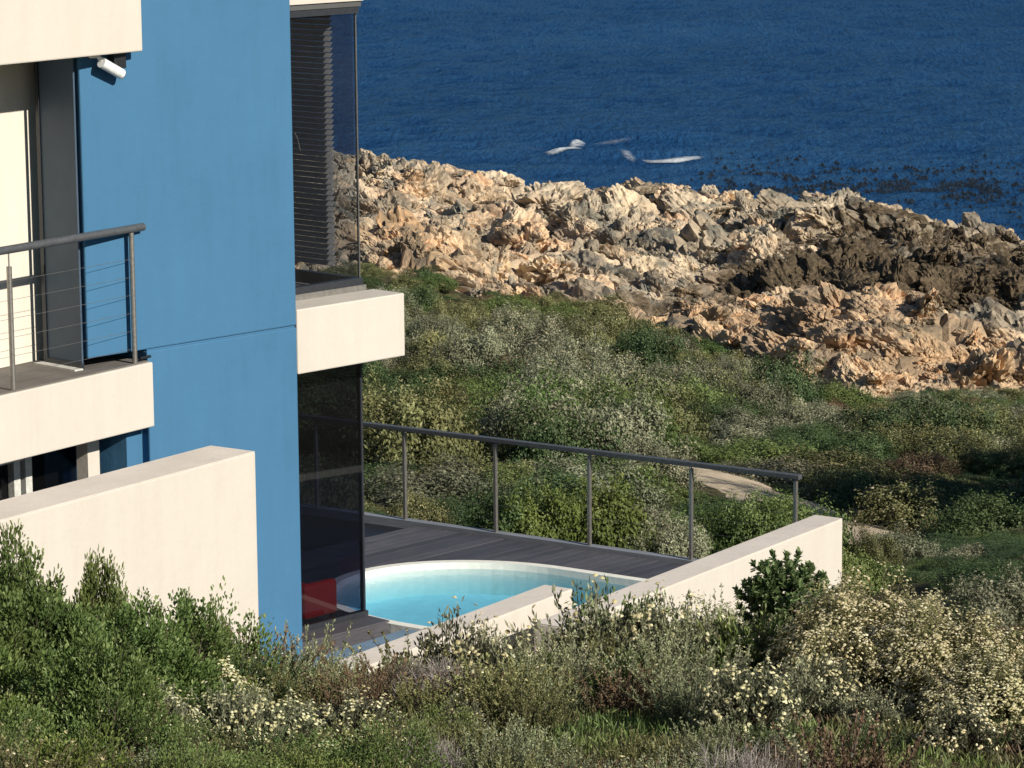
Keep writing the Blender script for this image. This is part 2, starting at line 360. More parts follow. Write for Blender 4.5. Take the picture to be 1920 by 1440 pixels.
# ---------------------------------------------------------------- key positions (camera at the origin, metres)
D2 = R(9.9)
d1 = np.array([0, 1., 0]); n1 = np.array([1., 0, 0]); d2 = np.array([math.sin(D2), math.cos(D2), 0]); n2 = np.array([math.cos(D2), -math.sin(D2), 0])
post0 = on_w(255, 683, 25.3); XB = post0[0]; ZB = post0[2]               # balcony front and top
slab_end = on_pl(287, 686, post0, n1)
b0 = slab_end + np.array([-.07, 0, 0])                                    # a point on the blue wall plane
def al(x, y, off=0): q = on_pl(x, y, b0+n2*off, n2); return float((q-b0)@d2), float(q[2])
REC = .42                                                                 # glazing recess behind the blue wall
gA, zD = al(688, 1158, -REC)                                              # far corner of the glazing, deck level
SEA = -21.0
FY = float(on_z(761, 980, zD)[1])                                         # fence line

# ---------------------------------------------------------------- terrain
cp = []
def g(x, w, y=None, z=None):
    p = on_w(x, 900, w); cp.append((w, float(p@rt), z if z is not None else float(on_w(x, y, w)[2])))
for x, w, z in ((960, 0, -1.7), (960, 6, -2.6), (-3000, 6, -1.9), (4500, 6, -3.1),
                (0, 12.5, -3.95), (960, 12.5, -4.35), (1900, 12.5, -4.5), (0, 17, -4.75), (960, 17, -5.1), (1900, 17, -5.1),
                (-500, 19, -5.2), (400, 20.5, -5.9), (960, 21, -6.05), (1500, 21, -5.9), (1900, 21, -5.75), (3500, 20, -5.6), (-2500, 20, -4.8),
                (300, 23.5, -6.9), (960, 24, -7.0), (1400, 25.5, -7.0), (1700, 26, -6.9), (2300, 26, -6.5),
                (1620, 31, -7.6), (1900, 31, -7.45), (2400, 32, -7.2), (1620, 37, -8.6), (1900, 36, -8.3), (2400, 38, -8.6)):
    g(x, w, z=z)
for x, w, z in ((690, 33, -7.45), (960, 31, -7.45), (1290, 31, -7.6), (1450, 33, -7.9), (0, 33, -7.4), (-1500, 33, -6.5),
                (690, 42, -8.7), (1000, 42, -9.0), (1250, 42, -9.25), (0, 42, -8.5), (-1500, 42, -8.0)):
    g(x, w, z=z)
for x, w, y in ((1300, 49, 890), (1420, 45, 920), (1540, 41, 965), (1700, 46, 1010), (1900, 44, 1040), (2300, 46, 980),
                (700, 55, 800), (1000, 55, 815), (1250, 57, 825), (1500, 55, 860), (1750, 58, 880), (1950, 58, 850), (2400, 60, 850),
                (700, 75, 660), (1000, 72, 700), (1300, 70, 745), (1600, 68, 800), (1900, 68, 800),
                (300, 100, 560), (765, 104, 553), (950, 98, 596), (1200, 92, 628), (1400, 88, 672), (1600, 84, 712), (1900, 79, 772), (2300, 75, 800),
                (-500, 110, 520), (700, 135, 400), (950, 128, 440), (1200, 120, 480), (1450, 112, 560), (1700, 104, 590), (1900, 100, 610), (2300, 98, 640),
                (400, 158, 318), (690, 156, 328), (900, 152, 368), (1100, 148, 390), (1330, 142, 416), (1430, 140, 446), (1540, 138, 424), (1700, 134, 448), (1900, 128, 498), (2300, 120, 560), (-500, 165, 310)):
    g(x, w, y=y)
for x, w in ((-500, 178), (400, 170), (690, 167), (1000, 162), (1330, 153), (1600, 147), (1900, 138), (2300, 131)):
    g(x, w, z=-23.2)
for x in (-700, 400, 1000, 1600, 2400): g(x, 215, z=-26)
g(-3000, 60, z=-11); g(-3000, 120, z=-17); g(4500, 60, z=-11.5); g(4500, 120, z=-22)
CP = np.array(cp)
def tps(a, b):
    r2 = ((a[:, None, :]-b[None, :, :])**2).sum(-1)
    return .5*r2*np.log(r2+1e-9)
Pq = CP[:, :2]/30.; K = tps(Pq, Pq)+np.eye(len(CP))*2e-3; Pm = np.c_[np.ones(len(CP)), Pq]
A_ = np.block([[K, Pm], [Pm.T, np.zeros((3, 3))]]); sol = np.linalg.solve(A_, np.r_[CP[:, 2], 0, 0, 0])
def base_wl(w, l):
    w = np.clip(np.asarray(w, float), -4, 225); l = np.clip(np.asarray(l, float), -75, 75); sh = w.shape
    q = np.c_[w.ravel(), l.ravel()]/30.; out = np.empty(len(q))
    for i in range(0, len(q), 40000):
        k = q[i:i+40000]; out[i:i+40000] = tps(k, Pq)@sol[:-3] + np.c_[np.ones(len(k)), k]@sol[-3:]
    return out.reshape(sh)
def wl_xy(w, l): return fw[0]*w+rt[0]*l, fw[1]*w+rt[1]*l
def xy_wl(x, y): return fw[0]*x+fw[1]*y, rt[0]*x+rt[1]*y
bnd_l = np.array([on_w(x, 900, w)@rt for x, w in ((-500, 112), (300, 105), (765, 104), (950, 98), (1200, 92), (1400, 88), (1600, 84), (1900, 79), (2300, 75))])
bnd_w = np.array([112, 105, 104, 98, 92, 88, 84, 79, 75.])
def veg_edge(l): return np.interp(l, bnd_l, bnd_w)          # where scrub gives way to rock
def edge_n(w, l):             # the same edge, ragged
    w = np.asarray(w, float); l = np.asarray(l, float); return veg_edge(l)+fbm(l/5, w/5, 3, 70)*5
def band(w, l): return np.sin(6.283*(np.asarray(w, float)+.45*np.asarray(l, float))/(5.5+.03*np.asarray(w, float))+7*fbm(np.asarray(l, float)/7, np.asarray(w, float)/12, 2, 61))
def ground_z(x, y):
    x = np.asarray(x, float); y = np.asarray(y, float); w, l = xy_wl(x, y)
    z = base_wl(w, l)
    amp = np.clip((w-28)/25, 0, 1)
    z = z + .38*band(w, l)*np.clip((w-52)/6, 0, 1)*np.clip((92-w)/8, 0, 1)
    z = z + fbm(x/9., y/9., 3, 5)*(.35+.75*np.clip((w-54)/10, 0, 1))*amp + fbm(x/2.2, y/2.2, 3, 9)*.12
    return z
def gz(x, y): return float(ground_z(np.array([x]), np.array([y]))[0])

def axis(lo, fa, fb, hi, s, gr=1.07):
    a = list(np.arange(fa, fb+1e-6, s)); st = s; v = fb
    while v < hi: st *= gr; st = min(st, 60); v += st; a.append(v)
    st = s; v = fa; pre = []
    while v > lo: st *= gr; st = min(st, 60); v -= st; pre.append(v)
    return np.array(pre[::-1]+a)
gx = axis(-190, -20, -6, 150, .2, 1.05); gy = axis(-60, 8, 30, 240, .2, 1.05)
GX, GY = np.meshgrid(gx, gy, indexing='ij'); GZ = ground_z(GX, GY)
inside = ((GX < -14.05) & (GY < 21.45)) | ((GX < -13.45) & (GY >= 21.45) & (GY < FY-.05))
GZ = np.where(inside & (GY > 2) & (GX > -40), np.minimum(GZ, zD-1.9), GZ)
w_, l_ = xy_wl(GX, GY)
GZ = np.where(w_ > veg_edge(l_)+3, GZ-1.3, GZ)
def grid_faces(a, b):
    i = np.arange(a-1)[:, None]; j = np.arange(b-1)[None, :]; q = i*b+j
    return np.stack([q, q+b, q+b+1, q+1], -1).reshape(-1, 4)
me = np_mesh('ground', np.stack([GX, GY, GZ], -1).reshape(-1, 3), [grid_faces(len(gx), len(gy))], [M_ground], smooth=True)
tag(link('ground', me), kind='structure', label='sandy scrub-covered slope falling from the house to the shore')

# sea: one sheet to the horizon, real swell where it is in view
sw = np.r_[-60, 60, np.arange(118, 420, .75), 450, 520, 700, 1200, 3000, 8000, 20000.]
sl = np.r_[-20000, -6000, -1500, -400, -130, np.arange(-75, 75, .6), 130, 400, 1500, 6000, 20000.]
SW, SL = np.meshgrid(sw, sl, indexing='ij')
cw_, cl_ = float(on_z(1170, 283, SEA)@fw), float(on_z(1170, 283, SEA)@rt)
def sea_h(SW, SL):
    ins = np.clip((420-SW)/60, 0, 1)*np.clip((76-abs(SL))/8, 0, 1)*np.clip((SW-118)/5, 0, 1)
    SZ = SEA + ins*(fbm(SL/2.2, SW/4.0, 3, 31)*.34 + .03*np.sin(SW/4.2+fbm(SL/14, SW/14, 2, 3)*12))
    q = np.exp(-(((SW-cw_)/13)**2+((SL-cl_)/5.5)**2)**1.2)
    SZ = SZ - q*(SZ-SEA)*.6
    return SZ + .40*np.exp(-((SW-cw_-9-1.5*np.sin(SL/2))/1.6)**2)*np.exp(-((SL-cl_)/6)**4) + .35*np.exp(-((SW-cw_+2-1.2*np.sin(SL/1.7))/1.6)**2)*np.exp(-((SL-cl_)/5)**4)
SZ = sea_h(SW, SL)
sx, sy = wl_xy(SW, SL)
me = np_mesh('sea', np.stack([sx, sy, SZ], -1).reshape(-1, 3), [grid_faces(len(sw), len(sl))], [M_sea], smooth=True)
me.flip_normals() if me.polygons[len(me.polygons)//2].normal.z < 0 else None
tag(link('sea', me), kind='structure', label='deep blue sea with small waves')

# rocky shore sheet
rw = np.arange(70, 182, .24); rl = np.arange(-44, 42, .17)
RW, RL = np.meshgrid(rw, rl, indexing='ij'); rx, ry = wl_xy(RW, RL)
ca, sa = math.cos(R(16)), math.sin(R(16))
wx = fbm(RL/6, RW/6, 3, 40)*2.5; wy = fbm(RL/6, RW/6, 3, 50)*2.5
U = (RL*ca+RW*sa)+wx; V = (RW*ca-RL*sa)*.62+wy
U2 = U+fbm(RL/1.3, RW/1.3, 2, 44)*.5; V2 = V+fbm(RL/1.3, RW/1.3, 2, 54)*.5
rel = 1.5*blocks(U2, V2, 5.2, 100)+.55*blocks(U2, V2, 2.1, 200)+.22*blocks(U2, V2, 1.0, 300)+.15*fbm(RL/.7, RW/.7, 2, 66)-.25
rel += 1.6*fbm(RL/14, RW/18, 3, 60)
edge = veg_edge(RL)+fbm(RL/5, RW/5, 3, 70)*5
fade = np.clip((RW-edge)/5, 0, 1)
zb_ = base_wl(RW, RL)
RZ = np.where(RW < edge-1, zb_-2.2, zb_+.15+rel*(.25+.75*fade)*np.clip((zb_-SEA+3.2)/3.0, .25, 1)) - np.clip((edge-RW)/3, 0, 1)*1.6
pxs = 960+F*RL/np.maximum(RW, 1)
def blob(cx, cy, w, sx_, sy_):   # soft mask round a place on the shore
    p = on_w(cx, cy, w); return np.exp(-(((RL-p@rt)/sx_)**2+((RW-w)/sy_)**2))
wet = .9*blob(1680, 560, 108, 5.5, 8) + .8*blob(1880, 570, 106, 4.5, 12) + .6*blob(1340, 560, 108, 3.0, 5) + .5*blob(1500, 540, 112, 3, 5)+.5*blob(1850, 470, 120, 6, 8)  # dark brown zones by position, wet water line added below
gul = .9*blob(1680, 575, 104, 5.5, 4)+1.0*blob(1880, 590, 100, 5, 5)+.8*blob(1340, 575, 106, 3, 3)+1.3*blob(960, 375, 146, 2.0, 4)+.8*blob(1290, 400, 138, 1, 4)
RS = np.array([(-900, 300), (500, 290), (690, 284), (800, 300), (900, 322), (1000, 332), (1100, 340), (1200, 347), (1330, 364), (1400, 388), (1470, 396), (1505, 384), (1540, 373), (1620, 380), (1700, 398), (1800, 425), (1900, 456), (2000, 482), (3000, 700)])
def skyline(w, l):          # height the crest of the shelf reaches at a place
    xx = 960+l/w*F*.985; yy = np.interp(xx, RS[:, 0], RS[:, 1]); return w*np.tan(-(PITCH+np.arctan((yy-720+(xx-960)*ROLL)/F)))
RZ = RZ - gul*1.2
RZ = np.minimum(RZ, skyline(RW, RL)-.05)
wet = wet + np.clip((SEA+1.0-RZ)/.8, 0, 1)
wet = wet + .25*np.clip(fbm(RL/4, RW/6, 3, 90)*2, -1, 1)
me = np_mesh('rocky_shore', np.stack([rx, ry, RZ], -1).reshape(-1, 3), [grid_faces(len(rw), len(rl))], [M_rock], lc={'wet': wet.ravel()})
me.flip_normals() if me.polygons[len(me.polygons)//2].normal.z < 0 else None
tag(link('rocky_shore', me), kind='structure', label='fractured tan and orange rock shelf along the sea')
def rock_z(w, l):
    i = np.clip(((w-70)/.24).astype(int), 0, len(rw)-1); j = np.clip(((l+44)/.17).astype(int), 0, len(rl)-1); return RZ[i, j]

# boulders
def cells3(P, sc, k):         # 3-D cells, each with its own offset and tilt, cracks between them
    X = P*sc; I = np.floor(X); d1 = np.full(len(P), 9.); d2 = d1.copy(); h = np.zeros(len(P)); T = np.zeros((len(P), 3)); Cc = T.copy()
    h3 = lambda J, q: hash2(J[:, 0]+57*J[:, 2], J[:, 1]-31*J[:, 2], q)
    for i in (-1, 0, 1):
        for j in (-1, 0, 1):
            for m in (-1, 0, 1):
                J = I+np.array([i, j, m]); c = J+.5+.85*(np.stack([h3(J, k), h3(J, k+1), h3(J, k+2)], -1)-.5)
                d = np.linalg.norm(X-c, axis=1); u = d < d1; d2 = np.where(u, d1, np.minimum(d2, d)); d1 = np.where(u, d, d1)
                h = np.where(u, h3(J, k+3)-.5, h); T = np.where(u[:, None], np.stack([h3(J, k+4), h3(J, k+5), h3(J, k+6)], -1)-.5, T); Cc = np.where(u[:, None], X-c, Cc)
    return h+1.2*(T*Cc).sum(1)-.55*np.clip(1-(d2-d1)/.13, 0, 1)
def boulder_mesh(k):
    import bmesh
    bm = bmesh.new(); rr = random.Random(900+k)
    bmesh.ops.create_icosphere(bm, subdivisions=5, radius=1)
    P = np.array([v.co[:] for v in bm.verts]); nrm = P.copy()
    # cut the ball by random planes into a blocky body, then fracture its skin
    for _ in range(11):
        d = np.array([rr.gauss(0, 1), rr.gauss(0, 1), rr.gauss(0, .8)]); d /= np.linalg.norm(d); t = rr.uniform(.52, .86); q = P@d; P = P-d*np.clip(q-t, 0, None)[:, None]
    P = P*np.array([.62, .62, .48]); off = np.array([k*7.3, k*3.1, -k*5.7]); Q = P*np.array([1, .6, 1.7])@np.array([[.87, 0, .5], [0, 1, 0], [-.5, 0, .87]])
    disp = .175*cells3(Q+off, 2.1, 10)+.09*cells3(Q+off, 5., 30)+.038*cells3(Q+off, 11.5, 50)
    P = P+unit(nrm)*disp[:, None]
    for v, p in zip(bm.verts, P): v.co = p
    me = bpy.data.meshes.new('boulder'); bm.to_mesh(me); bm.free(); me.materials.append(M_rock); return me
bm_ = [boulder_mesh(k) for k in range(9)]
bl_words = ['angular', 'blocky', 'slanting', 'flat topped', 'pointed', 'wedge shaped']
rr = random.Random(5); nb = 0
while nb < 300:
    w = rr.uniform(76, 166); l = rr.uniform(-.175, .175)*w
    e = float(edge_n(w, l))
    if w < e+.5: continue
    x, y = wl_xy(w, l); z = float(rock_z(np.array(w), np.array(l)))
    if z < SEA+.3: continue
    wv = float(base_wl(np.array([w]), np.array([l]))[0])
    if wv < SEA+.5: continue
    hmx = float(skyline(w, l))-z
    if hmx < .05: continue
    s = min(2.2, .62*rr.paretovariate(2.6))*(.7 if w < e+10 else 1.15)
    ridge = wv < -18.3
    big = nb < 170 and w > e+3 and not ridge
    if big: s = rr.uniform(1.5, 3.0)*(1 if w > e+14 else .6)
    if ridge: s = min(s, 1.3)
    s = min(s, max(.35, hmx/.42))
    o = link('boulder', bm_[nb % 9]); o.location = (x, y, z+(-.20*s if big else -.04*s)); o.rotation_euler = (rr.gauss(.15, .25), rr.gauss(-.2, .25), rr.gauss(HEAD+.45, .35)); o.scale = (s*rr.uniform(.7, 1.1), s*rr.uniform(.8, 1.5), s*rr.uniform(.75, 1.25))
    pxb = 960+l/w*F*.985; t_ = (w-e)
    zone = 'beside the green scrub' if t_ < 8 else ('at the water line' if wv < -18.8 else ('low on the rocks' if t_ < 20 else 'high on the rocks'))
    cols = ((760, 'behind the glazed corner'), (900, 'right of the parapet box'), (1030, 'left of the breaking foam'), (1180, 'under the left foam'), (1330, 'under the right foam'), (1480, 'left of the kelp'), (1640, 'below the left kelp patch'), (1800, 'below the right kelp patch'), (9999, 'by the right edge'))
    col_ = next(c for q_, c in cols if pxb < q_); size_ = 'huge' if s > 2 else ('large' if s > 1.05 else ('medium' if s > .72 else 'small'))
    tag(o, f'{size_} {bl_words[nb % 6]} boulder {zone}, {col_}', 'boulder', 'boulders strewn over the rocky shore'); nb += 1

# ---------------------------------------------------------------- foam, kelp
def foam(cx, cy, lx, name, label, dep=3., cover=.6, crest=.15):
    c = on_z(cx, cy, SEA); w0, l0 = float(c@fw), float(c@rt); n, m = 90, 50
    T, Q = np.meshgrid(np.linspace(-1, 1, n), np.linspace(-1, 1, m), indexing='ij')
    L_ = l0+T*lx; W_ = w0+Q*dep+1.2*np.sin(T*2.2+cx); z = sea_h(W_, L_)+.05+.35*crest*np.clip(1-Q*Q*4, 0, 1)*np.clip(1-T*T, 0, 1)*(1+fbm(L_*3, W_*2, 2, 5))
    x, y = wl_xy(W_, L_); dens = np.clip(1-(T*T)-(Q*Q), 0, 1)**.5*cover
    return tag(link(name, np_mesh(name, np.stack([x, y, z], -1).reshape(-1, 3), [grid_faces(n, m)], [M_foam], lc={'foam': dens.ravel()}, smooth=True)), label, kind='stuff')
foam(1056, 285, 1.5, 'sea_foam', 'white foam of a small wave breaking offshore, the left one', 2.4, .95, .25)
foam(1082, 274, .7, 'sea_foam', 'small white splash above the left breaker', 3.0, .85, .3)
foam(1150, 269, 2.4, 'sea_foam', 'faint foam line trailing right from the splash', 1.8, .62, .05)
foam(1262, 299, 2.4, 'sea_foam', 'long white foam streak offshore, right of the left breaker', 1.7, .95, .22)
foam(1178, 297, .7, 'sea_foam', 'small white foam fleck between the two breakers', 2.2, .7, .1)
foam(1100, 292, 3.4, 'sea_foam', 'thin broken foam around the smooth patch', 5, .42, .0)
foam(1010, 274, 2.0, 'sea_foam', 'faint foam line left of the left breaker', 1.4, .55, .0)
kb = MB(); rr = random.Random(11)
for _ in range(1500):
    q = rr.random()
    if q < .45: x = rr.gauss(1490, 85); y = rr.gauss(352, 22)
    elif q < .85: x = rr.gauss(1760, 80); y = rr.gauss(352, 17)
    else: x = rr.uniform(1330, 1920); y = rr.uniform(300, 430)
    if y < 285 or y > 435 or fbm(np.array([x/60.]), np.array([y/7.]), 2, 14)[0] < -.10: continue
    c = on_z(x, y, SEA); s = rr.uniform(.11, .32); dl = rr.uniform(1.5, 3.5); h_ = float(sea_h(np.array([float(c@fw)]), np.array([float(c@rt)]))[0]); nn = 7
    ring = [(c[0]+rt[0]*math.cos(t)*s+fw[0]*math.sin(t)*s*dl, c[1]+rt[1]*math.cos(t)*s+fw[1]*math.sin(t)*s*dl, h_-.10) for t in [6.283*k/nn for k in range(nn)]]
    kb.add(ring+[(c[0], c[1], h_+rr.uniform(.06, .20))], [(k, (k+1) % nn, nn) for k in range(nn)], True)
tag(kb.build('floating_kelp', M_kelp), 'dark kelp floating in patches near the rocks', kind='stuff')

# ---------------------------------------------------------------- plants
class Plant:
    def __init__(s): s.v = []; s.q = []; s.m = []; s.lc = []; s.n = 0
    def leaves(s, c, axis_, nrm, L, Wd, lc, m=0, hexa=False, fold=.25):
        k = len(c); side = unit(np.cross(axis_, nrm)); up = unit(np.cross(side, axis_))
        L = np.broadcast_to(L, (k,))[:, None]; Wd = np.broadcast_to(Wd, (k,))[:, None]
        if hexa:
            P = [c, c+axis_*L*.35+side*Wd*.45+up*Wd*fold, c+axis_*L*.75+side*Wd*.4+up*Wd*fold, c+axis_*L, c+axis_*L*.75-side*Wd*.4+up*Wd*fold, c+axis_*L*.35-side*Wd*.45+up*Wd*fold]
            V_ = np.stack(P, 1).reshape(-1, 3); i = np.arange(k)[:, None]*6+s.n
            fq = np.concatenate([i+np.array([[0, 1, 2, 3]]), i+np.array([[0, 3, 4, 5]])]); nv = 6
        else:
            P = [c, c+axis_*L*.5+side*Wd*.5+up*Wd*fold, c+axis_*L, c+axis_*L*.5-side*Wd*.5+up*Wd*fold]
            V_ = np.stack(P, 1).reshape(-1, 3); i = np.arange(k)[:, None]*4+s.n; fq = i+np.array([[0, 1, 2, 3]]); nv = 4
        s.v.append(V_); s.n += len(V_); s.q.append(fq); s.m.append(np.full(len(fq), m)); s.lc.append(np.repeat(lc, nv))
    def sticks(s, a, b, r, r2, lc, m=1):      # three sided tapering sticks
        k = len(a); d = unit(b-a); h = np.where(abs(d[:, 2:3]) > .9, np.array([[1., 0, 0]]), np.array([[0, 0, 1.]])); e = unit(np.cross(d, h)); g_ = np.cross(d, e)
        r = np.broadcast_to(r, (k,))[:, None]; r2 = np.broadcast_to(r2, (k,))[:, None]; P = []
        for t in (0, 2.094, 4.189):
            o = e*math.cos(t)+g_*math.sin(t); P += [a+o*r, b+o*r2]
        V_ = np.stack(P, 1).reshape(-1, 3); i = np.arange(k)[:, None]*6+s.n
        fq = np.concatenate([i+np.array([[0, 2, 3, 1]]), i+np.array([[2, 4, 5, 3]]), i+np.array([[4, 0, 1, 5]])])
        s.v.append(V_); s.n += len(V_); s.q.append(fq); s.m.append(np.full(len(fq), m)); s.lc.append(np.repeat(lc, 6))
    def heads(s, c, nrm, r, lc, m=0):         # small domed flower heads: six sided
        k = len(c); h = np.where(abs(nrm[:, 2:3]) > .9, np.array([[1., 0, 0]]), np.array([[0, 0, 1.]])); e = unit(np.cross(nrm, h)); g_ = np.cross(nrm, e)
        r = np.broadcast_to(r, (k,))[:, None]; P = [c+nrm*r*.45]
        for t in range(6): P.append(c+(e*math.cos(t*1.047)+g_*math.sin(t*1.047))*r)
        V_ = np.stack(P, 1).reshape(-1, 3); i = np.arange(k)[:, None]*7+s.n
        fq = np.concatenate([i+np.array([[0, a, a+1, a+2 if a < 5 else 1]]) for a in (1, 3, 5)])
        s.v.append(V_); s.n += len(V_); s.q.append(fq); s.m.append(np.full(len(fq), m)); s.lc.append(np.repeat(lc, 7))
    def mesh(s, name, mats):
        return np_mesh(name, np.concatenate(s.v), [np.concatenate(s.q)], mats, np.concatenate(s.m), {'lc': np.concatenate(s.lc)})
def rnd(n, k=3): return rng.normal(size=(n, k))
def dome(n, rx_, rz_, lo=.0, rough=.22, seed=0):
    d = unit(rnd(n)); d[:, 2] = abs(d[:, 2])*(1-lo)+lo*0; 
    ph = np.arctan2(d[:, 1], d[:, 0]); lump = 1+rough*np.sin(3*ph+seed)+rough*.7*np.sin(5*ph+2*seed+3*d[:, 2])
    return d, d*np.array([rx_, rx_, rz_])*(lump*rng.uniform(.88, 1.06, n))[:, None]

def broad(seed, rx_=.42, rz_=.62, tips=95, per=62, L=.042, mats=None, hexa=True):
    st = Plant(); d, c = dome(tips, rx_, rz_, seed=seed); c = c*rng.uniform(.72, 1., tips)[:, None]
    root = np.c_[rnd(tips, 2)*.03, np.zeros(tips)]; mid = c*.5+rnd(tips)*.03
    stem = Plant(); stem.sticks(root, mid, .008, .005, rng.uniform(0, 1, tips), 0); stem.sticks(mid, c, .005, .003, rng.uniform(0, 1, tips), 0)
    k = tips*per; ti = np.repeat(np.arange(tips), per); off = unit(rnd(k))*(rng.uniform(0, 1, k)**.5*.105)[:, None]
    p = c[ti]+off; ax = unit(off*7+d[ti]*.5+np.array([0, 0, .35])+rnd(k)*.35); nr = unit(np.array([0, 0, 1.])+d[ti]*.4+rnd(k)*.5)
    tl = rng.uniform(0, .35, tips)[ti]
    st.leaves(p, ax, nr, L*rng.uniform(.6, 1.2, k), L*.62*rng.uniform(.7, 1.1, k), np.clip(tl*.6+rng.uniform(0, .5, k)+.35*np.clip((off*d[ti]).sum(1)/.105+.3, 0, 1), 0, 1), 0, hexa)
    return [('foliage', st.mesh('foliage', [mats])), ('stems', stem.mesh('stems', [L_stem]))]
def rosette(seed, rx_=.40, rz_=.34, tips=420, per=18, L=.052, lift=.62):
    st = Plant(); d = unit(rnd(tips)); c = d*np.array([rx_, rx_, rz_])*(rng.uniform(.55, 1., tips)*(1+.12*np.sin(4*np.arctan2(d[:, 1], d[:, 0]))))[:, None]+np.array([0, 0, lift])
    stem = Plant(); root = np.c_[rnd(tips, 2)*.04, np.zeros(tips)]; sel = rng.choice(tips, 60); stem.sticks(root[sel], c[sel]*.8+np.array([0, 0, .06]), .008, .004, rng.uniform(0, 1, 60), 0)
    k = tips*per; ti = np.repeat(np.arange(tips), per); az = rng.uniform(0, 6.283, k); e = np.tile(np.linspace(.3, 1.6, per), tips)
    up = unit(d[ti]*.8+np.array([0, 0, .7])); h = unit(np.cross(up, rnd(k))); 
    ax = unit(h*np.cos(1.35-e)[:, None]+up*np.sin(1.35-e+.25)[:, None]); p = c[ti]-up*(e*.035)[:, None]
    st.leaves(p, ax, up, L*rng.uniform(.65, 1.1, k), .030, np.clip(rng.uniform(0, .8, k)+(1.2-e)*.1, 0, 1), 0, True, .2)
    return [('foliage', st.mesh('foliage', [L_whorl])), ('stems', stem.mesh('stems', [L_stem]))]
def needle(seed, h=.5, r=.28, stems=78, per=84, L=.024, mats=None, lean=.45, W_=.010, tipflower=0):
    st = Plant(); stem = Plant(); b = rnd(stems, 2)*r*.38; dirv = unit(np.c_[b*1.6/r*lean+rnd(stems, 2)*.16, np.ones(stems)])
    hh = h*rng.uniform(.55, 1.05, stems); a = np.c_[b, np.zeros(stems)]; bend = np.c_[rnd(stems, 2)*.05, np.zeros(stems)]
    m_ = a+dirv*(hh*.55)[:, None]; t_ = a+dirv*hh[:, None]+bend
    stem.sticks(a, m_, .0035, .0025, rng.uniform(0, 1, stems), 0); stem.sticks(m_, t_, .0025, .0012, rng.uniform(0, 1, stems), 0)
    k = stems*per; si = np.repeat(np.arange(stems), per); t = rng.uniform(.18, 1.0, k)
    p = np.where((t < .55)[:, None], a[si]+(m_-a)[si]*(t/.55)[:, None], m_[si]+(t_-m_)[si]*((t-.55)/.45)[:, None])
    ax = unit(dirv[si]*.9+rnd(k)*.6); nr = unit(rnd(k)+np.array([0, 0, .6]))
    st.leaves(p, ax, nr, L*rng.uniform(.6, 1.2, k), W_, np.clip(rng.uniform(0, .5, k)+t**2*.5, 0, 1), 0, False, .1)
    parts = [('foliage', st.mesh('foliage', [mats])), ('stems', stem.mesh('stems', [L_stem]))]
    if tipflower:
        fl = Plant(); fl.heads(t_, unit(dirv+rnd(stems)*.3), .011*rng.uniform(.6, 1.2, stems), rng.uniform(.2, 1, stems), 0); parts.append(('flower_heads', fl.mesh('flower_heads', [L_cream])))
    return parts
def everlast(seed, rx_=.42, rz_=.48, tips=260, per=34, fl_per=3, lean=0, mats=None, fr=.016, cover=.55):
    st = Plant(); stem = Plant(); fl = Plant(); d, c = dome(tips, rx_, rz_, seed=seed, rough=.14); c[:, 2] += .04
    c = c*rng.uniform(.75, 1.0, tips)[:, None]
    root = c*.12*np.array([1, 1, 0]); mid = root*.3+c*.6+rnd(tips)*.012; stem.sticks(root, mid, .004, .003, rng.uniform(0, 1, tips), 0); stem.sticks(mid, c, .003, .0018, rng.uniform(0, 1, tips), 0)
    k = tips*per; ti = np.repeat(np.arange(tips), per); t = rng.uniform(0, 1, k)**.7
    p = mid[ti]+(c-mid)[ti]*t[:, None]+rnd(k)*.012; dr = unit((c-mid)[ti]+1e-5); ax = unit(dr*.8+rnd(k)*.55+np.array([0, 0, .2]))
    st.leaves(p, ax, unit(rnd(k)+np.array([0, 0, .5])), .034*rng.uniform(.6, 1.2, k), .012, np.clip(rng.uniform(0, .5, k)+t**2*.5, 0, 1), 0, False, .1)
    sel = np.where((d[:, 2] > .12) & (rng.uniform(0, 1, tips) < cover))[0]; fi = np.repeat(sel, fl_per); k = len(fi)
    p = c[fi]+rnd(k)*.022+np.array([0, 0, .02]); fl.heads(p, unit(d[fi]+np.array([0, 0, .8])+rnd(k)*.35), fr*rng.uniform(.6, 1.15, k), rng.uniform(.1, 1, k), 0)
    return [('foliage', st.mesh('foliage', [mats or L_grey])), ('stems', stem.mesh('stems', [L_stem])), ('flower_heads', fl.mesh('flower_heads', [L_cream]))]
def twiggy(seed, h=.4, n=130, m=L_twig):
    st = Plant(); d = unit(np.c_[rnd(n, 2)*.9, abs(rng.normal(size=n))*.8+.25]); a = np.c_[rnd(n, 2)*.05, np.zeros(n)]; L = h*rng.uniform(.6, 1.1, n)
    b = a+d*L[:, None]*.5; st.sticks(a, b, .006, .004, rng.uniform(0, 1, n), 0)
    for g_ in range(3):
        k = len(b)*(3 if g_ < 2 else 2); i = np.repeat(np.arange(len(b)), k//len(b)); dd = unit(d[i]+rnd(k)*.55+np.array([0, 0, .1])); LL = L[i]*(.32, .2, .16)[g_]*rng.uniform(.6, 1.2, k)
        e = b[i]+dd*LL[:, None]; st.sticks(b[i], e, (.0035, .0022, .0016)[g_], (.0022, .0016, .001)[g_], rng.uniform(0, 1, k), 0); b, d, L = e, dd, L[i]
    return [('twigs', st.mesh('twigs', [m]))]
